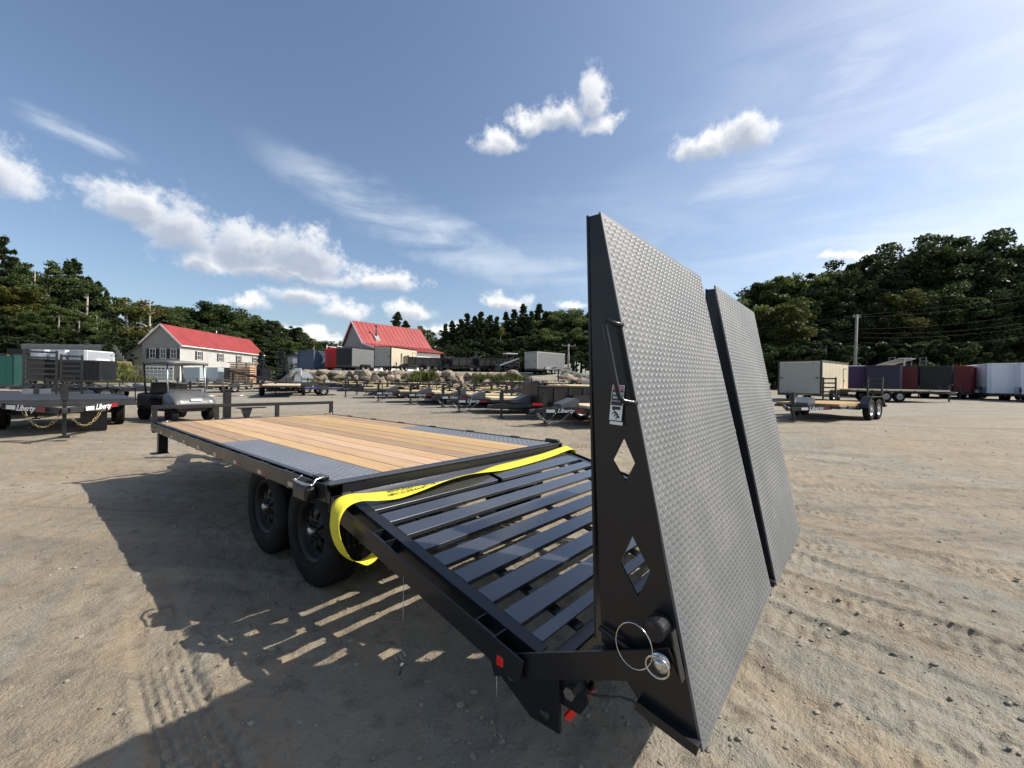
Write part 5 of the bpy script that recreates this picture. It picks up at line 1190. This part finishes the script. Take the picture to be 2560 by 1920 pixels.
def barn():
    A = CAM + R2*(-22.1) + F2*58.; B = CAM + R2*(-14.9) + F2*66.7; rz, L = basis(A, B); z0 = float(G(A.x, A.y))
    t = thing('barn', 'tall grey barn with flared red metal roof and stove pipe behind the wall row', 'barn', (A.x, A.y, z0-.15), rz)
    # local x > 0 is the lot side; heights above the back lot
    k = .15; zr, zb, ze, zl = 6.95, 3.75, 3.05, 3.3
    P = [(-2.8, zl), (0, zr), (2.9, zb), (5.5, ze)]
    MB().prism([(-2.6, 0), (-2.6, zl+.1), (0, zr-.1), (2.85, zb-.05), (5.2, ze-.02), (5.2, 0)], .05, L, 'y').build('wall', M['barnside'], t)
    MB().bb(5.2, 5.24, .1, L-.1, 0, ze-.1).build('front_cladding', M['trim'], t)
    def slab(a, b): MB().prism([a, b, (b[0], b[1]+.12), (a[0], a[1]+.12)], -.25, L+.3, 'y').build('roof', M['roof'], t)
    slab((-3.0, zl-.25), (0.02, zr)); slab((-.02, zr), (2.9, zb)); slab((2.88, zb), (5.7, ze))
    for i in range(18):
        y = -.2+i*(L+.4)/17
        MB().bar((0, y, zr+.13), (2.9, y, zb+.13), .04, .04).bar((2.9, y, zb+.13), (5.7, y, ze+.13), .04, .04).build('roof_seam', M['roof'], t)
    MB().bar((-3.0, -.28, zl-.2), (0, -.28, zr+.06), .03, .2).bar((0, -.28, zr+.06), (2.9, -.28, zb+.06), .03, .2).bar((2.9, -.28, zb+.06), (5.7, -.28, ze+.06), .03, .2).build('rake_trim', M['trim'], t)
    p = MB().tube([(2.0, 2.4, 4.6), (2.0, 2.4, 6.4)], .10).build('stove_pipe', M['blackm'], t)
    MB().lathe([(6.35, .16), (6.5, .16), (6.62, 0)], 12, 'z', (2.0, 2.4, 0)).build('pipe_cap', M['blackm'], p)
    MB().prism([(1.5, 4.95), (2.5, 4.15), (2.5, 4.55), (1.9, 5.2)], 2.05, 2.75, 'y').build('pipe_flashing', M['rimgrey'], t)
barn()
def shed(px, D, azd, label, w, l, h, wall, roofm='greylid'):
    t = thing('shed', label, 'shed', spot(qx(px), D), az(azd))
    MB().bb(-w/2, w/2, -l/2, l/2, 0, h).build('wall', M[wall], t)
    MB().prism([(-w/2-.2, h-.1), (0, h+.55), (w/2+.2, h-.1), (w/2+.2, h), (0, h+.66), (-w/2-.2, h)], -l/2-.2, l/2+.2, 'y').prism([(-w/2, h), (w/2, h), (0, h+.5)], -l/2, l/2, 'y').build('roof', M[roofm], t)
    d = MB().bb(-.4, .4, -l/2-.04, -l/2-.001, 0, 1.9).build('door', M['trim'], t)
shed(757, 70, 60, 'grey shed with dark roof beside the blue container', 2.6, 4.0, 2.2, 'barnside')
shed(756, 43, 65, 'small pale hut at the foot of the boulder wall', 1.0, 1.2, .95, 'bluegrey', 'greyskin')
# white cabinet pair and pale box by the golf cart
for px, D, lab in ((530, 47, 'pale grey steel cabinet standing before the house wall'), (485, 46, 'white cabinet seen under the golf cart roof')):
    t = thing('cabinet', lab, 'cabinet', spot(qx(px), D), az(230)); MB().bb(-1.0, 1.0, -.5, .5, .1, 1.9, .03).build('body', M['bluegrey'], t)
    for s in (-1, 1): MB().bb(s*.03, s*.94, -.53, -.5, .18, 1.82).build('door', M['trim'], t)
for px, D, lab in ((530, 52, 'black enclosed trailer parked along the house wall'), (562, 55, 'second black enclosed trailer along the house wall'), (642, 58, 'small black enclosed trailer beside the lumber stack')):
    cargo_trailer(lab, spot(qx(px), D), 150, 3.4, 1.9, 1.95, 'blackskin', 'black', 'blackskin', sidedoor=0, tongue_on=False)
def lumber():
    t = thing('lumber_stack', 'tall open rack of stacked pine boards before the house', 'lumber', spot(qx(607), 47), az(232))
    for i in range(9): MB().bb(-1.15, 1.15, -.5, .5, .25+i*.24, .25+i*.24+.15, .01).build('board_layer', M['stackwood'], t)
    for x in (-1.1, 0, 1.1): MB().bb(x-.05, x+.05, -.45, .45, 0, .25).bb(x-.06, x+.06, -.56, -.5, 0, 2.45).build('rack_post', M['stackwood'], t)
    MB().bb(-1.35, 1.35, -.65, .65, 2.42, 2.5, .01).build('top_board', M['stackwood'], t)
lumber()
def fence():
    A = spot(qx(52), 60); B = spot(qx(345), 60); rz, L = basis(A, B)
    t = thing('board_fence', 'weathered grey board fence along the top of the bank', 'fence', (A.x, A.y, 0), rz); n = int(L/.30)
    me = MB().bb(-.02, .02, -.145, .145, 0, 2.3).mesh('fence_board'); me.materials.append(M['fence'])
    for i in range(n):
        p = A.lerp(B, (i+.5)/n); z = float(G(p.x, p.y)); inst('fence_board', me, t, (random.uniform(-.015, .015), (i+.5)*L/n, z-.1+random.uniform(-.03, .03)), (0, 0, 0))
fence()
pl = thing('plywood_sheet', 'pale plywood sheet leaning on the bank beside the house', 'plywood', spot(qx(306), 57.5), az(210))
MB().box((0, 0, .75), (2.3, .05, 1.7), Euler((-.75, 0, 0))).build('sheet', M['paleplank'], pl); MB().box((.0, .55, .45), (.1, .9, .08), Euler((.5, 0, 0))).build('batten', M['paleplank'], pl)

# ------------------------------------------------------------------ boulder wall
def boulder_mesh(seed):
    rng = random.Random(seed); bm = bmesh.new(); bmesh.ops.create_icosphere(bm, subdivisions=2, radius=.5)
    from mathutils import noise
    cuts = [(Vector((rng.gauss(0, 1), rng.gauss(0, 1), rng.gauss(0, 1))).normalized(), rng.uniform(.28, .42)) for _ in range(8)]
    for v in bm.verts:
        for n_, d_ in cuts:
            k = v.co.dot(n_)
            if k > d_: v.co -= n_*(k-d_)*.9
        v.co *= 1 + .16*noise.noise(v.co*2.3+Vector((seed, 0, 0)))
    me = bpy.data.meshes.new('boulder'); bm.to_mesh(me); bm.free(); me.materials.append(M['rock']); return me
BM = [boulder_mesh(s) for s in range(8)]
def boulder_wall(label, q0, q1, D, rows, n):
    t = thing('boulder_wall', label, 'wall'); rng = random.Random(int(q0*1000)+n)
    for r in range(rows):
        for i in range(n):
            q = q0+(q1-q0)*(i+rng.random()*.7)/n; d = D+r*.55+rng.uniform(-.25, .25); s = rng.uniform(.6, 1.55)*(1.1 if r == 0 else .95)
            p = CAM + R2*(q*D) + F2*d; z = float(G(p.x, p.y)); base = float(G(*(CAM + R2*(q*D) + F2*(D-1.2)).to_2d()))
            inst('boulder', rng.choice(BM), t, (p.x, p.y, max(base+.32+r*.56, z-.3)), (rng.uniform(-.4, .4), rng.uniform(-.4, .4), rng.uniform(0, 6)), (s*1.45, s*1.15, s*.82))
    return t
boulder_wall('long rough boulder wall holding up the back lot', qx(728), qx(1312), 44.3, 3, 27)
boulder_wall('shorter boulder wall on the ramp side of the drive', qx(1408), qx(1640), 44.0, 3, 12)
def weeds(px, D, h, label, n=260, w=1.2, dz_=0., yellow=False):
    rng = random.Random(int(px*7+D)); mb = MB()
    for i in range(n):
        x, y = rng.gauss(0, w*.45), rng.gauss(0, .35); hh = h*rng.uniform(.4, 1.05)*(1-.3*abs(x)/w); b = Vector((x, y, 0)); k = Vector((x+rng.gauss(0, .16), y+rng.gauss(0, .16), hh)); s = Vector((rng.gauss(0, 1), rng.gauss(0, 1), 0)).normalized()*rng.uniform(.03, .07)
        m_ = b.lerp(k, .55) + Vector((0, 0, .05)); mb.raw([b-s*.5, b+s*.5, m_+s, k, m_-s], [(0, 1, 2, 4), (4, 2, 3)])
    o = mb.build('weed_clump', M['grass'], None, spot(qx(px), D, dz_)); tag(o, label, 'weeds', 'weeds growing on and near the boulder wall'); return o
for i, px in enumerate((1042, 1052, 1076, 1200, 1216, 1232, 1248, 1264, 1282, 1298)): weeds(px, 43.9+(i % 3)*.3, 1.25, 'tall yellow-green weeds growing among the boulders', 240, 1.0, .75 if px < 1100 else .45)
for px in (770, 800, 860, 930, 985): weeds(px, 44.0, .7, 'low dark weeds in front of the boulder wall', 200, 1.3, .2)
for px, D in ((2395, 44), (2470, 41), (2545, 40), (2300, 45), (2215, 46)): weeds(px, D, 3.5, 'tall pale weeds standing up behind the enclosed trailers', 260, 1.6)
for px in (258, 275, 292, 310, 322, 268, 300): weeds(px+3, 49+((px*7) % 5), .9, 'rough grass tuft on the bank left of the house', 300, 2.2)

# ------------------------------------------------------------------ trees
def quad_cloud(pts, size, rng, flat=.0, name='crown', mat=None, asp=1.):
    n = len(pts); P = np.array(pts); a = rng.normal(size=(n, 3)); a /= np.linalg.norm(a, axis=1)[:, None]
    b = rng.normal(size=(n, 3)); b[:, 2] *= (1-flat); b -= a*(a*b).sum(1)[:, None]; b /= np.linalg.norm(b, axis=1)[:, None]
    s = size*(.6+.8*rng.random(n))[:, None]
    V = np.stack([P-a*s*.5*asp, P+b*s*.32, P+a*s*.5*asp, P-b*s*.32], 1).reshape(-1, 3); Fq = np.arange(4*n).reshape(-1, 4)
    me = bpy.data.meshes.new(name); me.from_pydata(V.tolist(), [], Fq.tolist()); me.materials.append(mat); return me
def broad_tree(seed, mat, spread=.36, low=.22, clumps=110, per=230, size=.021, bark='bark', open_=0.):
    """unit-height tree"""
    rng = np.random.default_rng(seed); R = random.Random(seed); tr = MB(); tips = []
    lean = Vector((R.uniform(-.03, .03), R.uniform(-.03, .03), 0))
    tr.tube([(0, 0, -.02), lean*.4+Vector((0, 0, .25)), lean+Vector((0, 0, .55)), lean*1.4+Vector((0, 0, .85))], [.020, .015, .010, .003], 7)
    for i in range(16):
        z = R.uniform(low+.04, .82); a = R.uniform(0, 6.28); ln = spread*R.uniform(.55, 1.0)*(1.05-abs(z-.52)*1.3)
        b = Vector((math.cos(a), math.sin(a), 0)); p0 = lean*z*1.2+Vector((0, 0, z)); p1 = p0+b*ln*.5+Vector((0, 0, ln*.28)); p2 = p0+b*ln+Vector((0, 0, ln*.42))
        tr.tube([p0, p1, p2], [.007, .0045, .0015], 5); tips += [p1, p2, (p1+p2)/2]
    me_t = tr.mesh('trunk'); me_t.materials.append(M[bark])
    pts = []
    for c in range(clumps):
        if c < len(tips): ctr = np.array(tips[c])
        else:
            u = rng.normal(size=3); u /= np.linalg.norm(u); rr = (.45+.55*rng.random())
            ctr = np.array([u[0]*spread*rr, u[1]*spread*rr, low+(1-low)*.5+u[2]*(1-low)*.47*rr])
            ctr[:2] *= (1.0 if ctr[2] > .35 else .7)
        if rng.random() < open_: continue
        m = int(per*(.6+.8*rng.random())); rad = (.032+.062*rng.random())
        g = rng.normal(size=(m, 3)); g /= np.linalg.norm(g, axis=1)[:, None]; g *= (rng.random(m)**.45)[:, None]*rad; g[:, 2] *= .62
        pts.append(ctr+g)
    return me_t, quad_cloud(np.concatenate(pts), size, rng, .3, 'crown', mat)
def conifer(seed, mat, spread=.16, low=.10, whorls=26, gap=0., bark='bark', size=.024):
    rng = np.random.default_rng(seed); R = random.Random(seed); tr = MB()
    tr.tube([(0, 0, -.02), (0, 0, .5), (0, 0, .98)], [.013, .008, .001], 7); pts = []
    for w in range(whorls):
        z = low+(1-low)*(w/whorls)**.92; r = spread*(1-(z-low)/(1-low))**.8*R.uniform(.6, 1.15)+.004
        for k in range(R.randint(5, 7)):
            if R.random() < gap: continue
            a = R.uniform(0, 6.28); ln = r*R.uniform(.65, 1.1); d = np.array([math.cos(a), math.sin(a), -.18+.5*(z > .85)])
            tr.tube([(0, 0, z), tuple(np.array([0, 0, z])+d*ln*.8)], [.003, .001], 4, False)
            m = int(50+800*ln); t_ = rng.random(m)**.6
            q = np.array([0, 0, z])+d*(t_*ln)[:, None]; side = np.array([-d[1], d[0], 0])
            q += side*((rng.random(m)-.5)*ln*.5*(1.1-t_))[:, None]; q[:, 2] += (rng.random(m)-.6)*.018 - .06*ln*t_**2; pts.append(q)
    pts.append(np.array([[0, 0, .97], [0, 0, .985], [0, 0, 1.0]]))
    me_t = tr.mesh('trunk'); me_t.materials.append(M[bark])
    return me_t, quad_cloud(np.concatenate(pts), size, rng, .5, 'crown', mat, 1.5)
TV = {'broad': [broad_tree(s, M['leaf'], .36, .2, 105, 220, .021, 'bark', .10) for s in (1, 2, 3)], 'dark': [broad_tree(s, M['leafdark'], .34, .12, 120, 230) for s in (11, 12, 13, 14)],
      'yellow': [broad_tree(s, M['leafyellow'], .34, .2) for s in (21,)], 'slim': [broad_tree(s, M['leaf'], .20, .25, 70, 120, .020, 'palebark', .15) for s in (31, 32)],
      'bare': [broad_tree(41, M['leafyellow'], .17, .3, 40, 50, .024, 'palebark', .25)],
      'pine': [conifer(s, M['needle'], .25, .25, 20, .25) for s in (51, 52)], 'fir': [conifer(s, M['needle'], w_, .06, 27, .12) for s, w_ in ((61, .22), (62, .19), (63, .26), (64, .23))],
      'spruce': [conifer(71, M['spruce'], .27, .03, 26, 0., 'bark', .07)], 'bush': [broad_tree(s, M['leaf'], .55, .02, 55, 160, .05) for s in (81, 82)], 'shade': [broad_tree(s, M['leafdark'], .50, .02, 60, 170, .055) for s in (91, 92)]}
NM = {'broad': 'leafy_tree', 'dark': 'leafy_tree', 'yellow': 'leafy_tree', 'slim': 'slender_tree', 'bare': 'thin_tree', 'pine': 'pine_tree', 'fir': 'fir_tree', 'spruce': 'spruce_tree', 'bush': 'bush', 'shade': 'bush'}
def tree(kind, px, top, D, label, group, wide=1., rng=random.Random(3)):
    p = spot(qx(px), D); zt = CAM.z + (955+.0162*(px-1280)-top)/FPX*D; h = max(1.2, zt-p.z)
    tm, cm = rng.choice(TV[kind]); o = thing(NM[kind], label, 'bush' if kind in ('bush', 'shade') else 'tree', p, rng.uniform(0, 6.28), group)
    o.scale = (h*wide*rng.uniform(.92, 1.08),)*2 + (h,)
    inst('trunk', tm, o); inst('crown', cm, o); return o
TR = random.Random(19)
def beside(px, spots):
    for lim, w in spots:
        if px < lim: return w
LEFTS = ((62, ' above the green trailer'), (135, ' above the ladder ramps'), (255, ' above the white trailers on the bank'), (335, ' above the plywood sheet'), (9999, ' close to the house gable'))
RISE = ((520, ' above the house gable'), (660, ' above the house roof'), (740, ' above the blue spruces'), (9999, ' beyond the blue container'))
STAND = ((1180, ' near the end of the barn'), (1260, ' above the dump trailers'), (1345, ' above the mini loader'), (1440, ' above the grey trailer by the drive'), (9999, ' behind the upright ramp'))
WOOD = ((1915, ' beside the upright ramp'), (2105, ' above the cream trailer'), (2172, ' behind the utility pole'), (2262, ' above the purple and navy trailers'), (2440, ' above the maroon trailers'), (9999, ' above the white trailers'))
SIZE = lambda top, cut: 'tall ' if top < cut else 'lower '
LW = {'pine': 'tall pine in the wood behind the board fence', 'fir': 'dark fir in the wood behind the board fence', 'broad': 'green leafy tree in the wood behind the board fence', 'slim': 'slender pale-trunked tree in the wood behind the board fence', 'bare': 'thin pale half-bare tree standing left of the house roof', 'dark': 'dark leafy tree in the wood behind the board fence', 'yellow': 'yellowing tree in the wood behind the board fence'}
for k, px, top, D in (('pine', -40, 600, 72), ('pine', 8, 588, 70), ('pine', 34, 640, 76), ('slim', 78, 640, 70), ('yellow', 42, 700, 68), ('slim', 110, 630, 72), ('pine', 138, 690, 74), ('fir', 166, 650, 74), ('pine', 186, 645, 78), ('slim', 206, 668, 72), ('fir', 218, 690, 74),
                      ('fir', 243, 702, 76), ('fir', 264, 724, 74), ('pine', 286, 742, 78), ('bare', 322, 705, 69), ('bare', 348, 712, 71), ('bare', 372, 706, 70), ('slim', 300, 724, 70), ('slim', 338, 740, 74), ('dark', 385, 752, 84), ('broad', 410, 765, 86), ('dark', 432, 772, 90), ('slim', 140, 740, 67), ('broad', 95, 770, 66), ('dark', 20, 780, 66), ('slim', 190, 760, 66), ('slim', 245, 770, 66), ('fir', 285, 806, 66), ('broad', 318, 816, 74), ('dark', 60, 790, 80), ('pine', 150, 710, 82), ('broad', 225, 806, 80), ('dark', 350, 818, 86), ('broad', 130, 800, 70), ('dark', -20, 760, 78), ('broad', 300, 820, 86)):
    tree(k, px, top, D, (LW[k] if k == 'bare' else SIZE(top, 735)+LW[k].replace('tall ', '').replace(' in the wood behind the board fence', '')+beside(px, LEFTS)+', behind the fence'), 'trees in the wood behind the board fence')
for px in range(-30, 312, 26): tree('shade', px+TR.uniform(-8, 8), TR.uniform(832, 850), TR.uniform(62.5, 66), 'dark undergrowth bush behind the board fence', 'undergrowth behind the board fence')
tree('fir', 268, 838, 55.5, 'round dark conifer on the bank in front of the board fence', None, 2.0)
HL = 'green leafy tree on the wooded rise behind the house'
for px, top, D in ((470, 760, 100), (505, 748, 104), (535, 744, 100), (568, 756, 102), (600, 770, 104), (632, 782, 102), (662, 792, 100), (692, 802, 106), (720, 812, 104), (745, 825, 110), (448, 790, 96), (490, 800, 94), (550, 800, 94), (610, 815, 94), (665, 830, 94), (715, 842, 96), (770, 838, 118), (800, 850, 120), (830, 855, 122), (860, 862, 122), (775, 868, 104), (815, 872, 106), (735, 862, 98), (690, 865, 92), (640, 862, 92), (580, 850, 92)):
    kk = 'broad' if TR.random() > .3 else 'dark'; tree(kk, px, top+TR.uniform(-6, 6), D, SIZE(top, 806)+('green' if kk == 'broad' else 'dark')+' leafy tree on the rise'+beside(px, RISE), 'trees on the rise behind the house', 1.15)
for px, top, D in ((800, 842, 125), (832, 846, 128), (768, 835, 124), (855, 840, 126)): tree('slim', px, top, D, 'slim tree on the skyline between house and barn', 'slim trees between house and barn')
tree('bare', 785, 828, 98, 'pale half-bare tree beside the blue container', None)
tree('fir', 992, 778, 92, 'bushy conifer top rising behind the barn roof', None, 1.5); tree('fir', 1012, 800, 95, 'smaller conifer behind the far end of the barn roof', None, 1.4); tree('broad', 1050, 808, 88, 'leafy tree at the far end of the barn roof', None); tree('broad', 1085, 838, 84, 'low leafy tree between barn and conifers', None)
tree('spruce', 652, 880, 74, 'small blue spruce right beside the house corner', None); tree('spruce', 704, 872, 72, 'larger blue spruce between house and container', None); 
for px in (672, 690, 726, 735): tree('bush', px, 912+TR.uniform(-4, 6), 66, 'low green shrub by the blue spruces', 'shrubs by the blue spruces')
CF = {'fir': 'tall dark conifer in the stand beyond the back lot', 'pine': 'open-branched pine in the stand beyond the back lot', 'dark': 'dark leafy tree in the stand beyond the back lot', 'broad': 'green leafy tree in the stand beyond the back lot'}
for k, px, top, D in (('broad', 1130, 812, 88), ('broad', 1172, 800, 88), ('dark', 1215, 796, 88), ('broad', 1255, 796, 88), ('dark', 1295, 788, 88), ('broad', 1335, 784, 88), ('fir', 1112, 808, 80), ('fir', 1128, 800, 82), ('pine', 1150, 796, 80), ('fir', 1165, 782, 82), ('fir', 1185, 788, 80), ('fir', 1200, 778, 84), ('pine', 1222, 786, 82), ('fir', 1240, 790, 80), ('fir', 1262, 778, 82), ('fir', 1282, 772, 82), ('fir', 1305, 758, 84), ('fir', 1326, 776, 80), ('fir', 1345, 758, 84), ('pine', 1362, 776, 82), ('broad', 1385, 772, 82), ('broad', 1408, 764, 84), ('dark', 1432, 770, 82), ('broad', 1452, 766, 82), ('dark', 1478, 768, 84), ('dark', 1505, 770, 84), ('broad', 1540, 762, 84), ('dark', 1580, 756, 84), ('dark', 1625, 750, 82), ('dark', 1680, 745, 80),
                      ('dark', 1120, 850, 76), ('fir', 1145, 840, 76), ('dark', 1175, 842, 76), ('fir', 1205, 830, 76), ('dark', 1238, 838, 76), ('fir', 1270, 830, 76), ('dark', 1300, 835, 76), ('dark', 1335, 820, 76), ('broad', 1370, 818, 76), ('dark', 1405, 822, 76), ('broad', 1440, 815, 76), ('dark', 1475, 822, 76)):
    tree(k, px, top, D, SIZE(top, 812)+CF[k].replace('tall ', '').replace(' in the stand beyond the back lot', '')+beside(px, STAND)+', beyond the back lot', 'trees beyond the back lot', 1.35 if k in ('fir', 'pine') else 1.1)
for px in range(1100, 1500, 30): tree('shade', px+TR.uniform(-8, 8), TR.uniform(868, 884), TR.uniform(68, 73), 'dark undergrowth bush beyond the back lot', 'undergrowth beyond the back lot')
tree('bare', 1248, 792, 79, 'single pale bare trunk in front of the conifers', None, .6)
RW = {'dark': 'dark leafy tree in the wood behind the power lines', 'broad': 'green leafy tree in the wood behind the power lines', 'yellow': 'yellowing tree in the wood behind the power lines', 'shade': ''}
for k, px, top, D in (('dark', 1720, 745, 66), ('broad', 1770, 742, 66), ('dark', 1815, 740, 66), ('broad', 1862, 736, 62), ('broad', 1905, 702, 62), ('dark', 1945, 682, 62), ('broad', 1990, 668, 62), ('dark', 2035, 664, 62), ('dark', 2080, 648, 62), ('dark', 2125, 640, 62), ('dark', 2170, 634, 62), ('dark', 2212, 606, 62), ('dark', 2258, 592, 60), ('dark', 2305, 584, 60), ('dark', 2350, 586, 60), ('dark', 2395, 590, 60), ('dark', 2440, 578, 60), ('dark', 2488, 570, 58), ('dark', 2535, 592, 58), ('dark', 2590, 590, 58), ('dark', 2640, 600, 58),
                      ('dark', 1880, 790, 57), ('broad', 1930, 770, 57), ('dark', 1975, 760, 57), ('dark', 2030, 750, 57), ('dark', 2085, 745, 57), ('dark', 2140, 740, 57), ('dark', 2195, 720, 56), ('dark', 2250, 700, 56), ('dark', 2305, 695, 56), ('dark', 2365, 690, 56), ('dark', 2425, 690, 56), ('dark', 2485, 690, 55), ('yellow', 2548, 672, 54), ('dark', 2600, 690, 54), ('yellow', 2235, 715, 55), ('yellow', 1960, 745, 55), ('dark', 2000, 690, 70), ('dark', 2100, 670, 70), ('dark', 2200, 640, 70), ('dark', 2300, 620, 70), ('dark', 2400, 615, 70), ('dark', 2500, 605, 70)):
    tree(k, px, top, D, ('rear ' if D >= 66 else 'skyline ' if D >= 58 else 'front ')+RW[k].replace(' in the wood behind the power lines', '')+' of the wood'+beside(px, WOOD), 'trees behind the power lines', 1.05)
for px in range(1830, 2640, 34): tree('shade', px+TR.uniform(-10, 10), TR.uniform(840, 865), TR.uniform(50, 53), 'dark undergrowth bush behind the power lines', 'undergrowth behind the power lines')

# ------------------------------------------------------------------ poles and wires
def pole(px, D, top, label, arm=1.2, lean=0.):
    p = spot(qx(px), D); zt = CAM.z + (955+.0162*(px-1280)-top)/FPX*D; h = zt-p.z
    t = thing('utility_pole', label, 'pole', p, az(math.degrees(HEAD)), None); t.rotation_euler[1] = lean
    MB().tube([(0, 0, -.2), (0, 0, h)], [.17, .12], 12).build('post', M['polewood'], t)
    MB().bb(-arm, arm, -.06, .06, h-.32, h-.20).build('crossarm', M['polewood'], t)
    for x in (-arm+.1, 0, arm-.1): MB().lathe([(h-.2, .05), (h-.05, .06), (h, .02)], 8, 'z', (x, 0, 0)).build('insulator', M['greyskin'], t)
    return p, h
P1, H1 = pole(2135, 46, 786, 'weathered utility pole with short crossarm behind the cream trailer', .42, .02)
pole(1420, 62, 860, 'small utility pole with crossarm seen above the back lot drive', 1.0)
M['cable'] = paint('dark_cable', (.10, .10, .10), .6)
def wire(a, b, sag, label):
    n = 22; pts = [a.lerp(b, i/n)-Vector((0, 0, sag*4*(i/n)*(1-i/n))) for i in range(n+1)]
    o = MB().tube(pts, .0065, 5).build('power_line', M['cable']); tag(o, label, 'cable', 'power lines strung past the wood')
for k, (dz_, s) in enumerate(((-.1, .5), (-.25, .9), (-1.6, .8), (-2.0, 1.1), (-2.5, 1.0), (-3.0, 1.3))):
    a = Vector((P1.x, P1.y, P1.z+H1+dz_)); rtp = CAM + R2*60 + F2*40; lft = CAM + R2*(20) + F2*62
    for e, zz in ((rtp, 3.5), (lft, -.6)): wire(a, Vector((e.x, e.y, P1.z+H1+dz_*1.3+zz)), s, 'thin power line crossing in front of the dark wood')
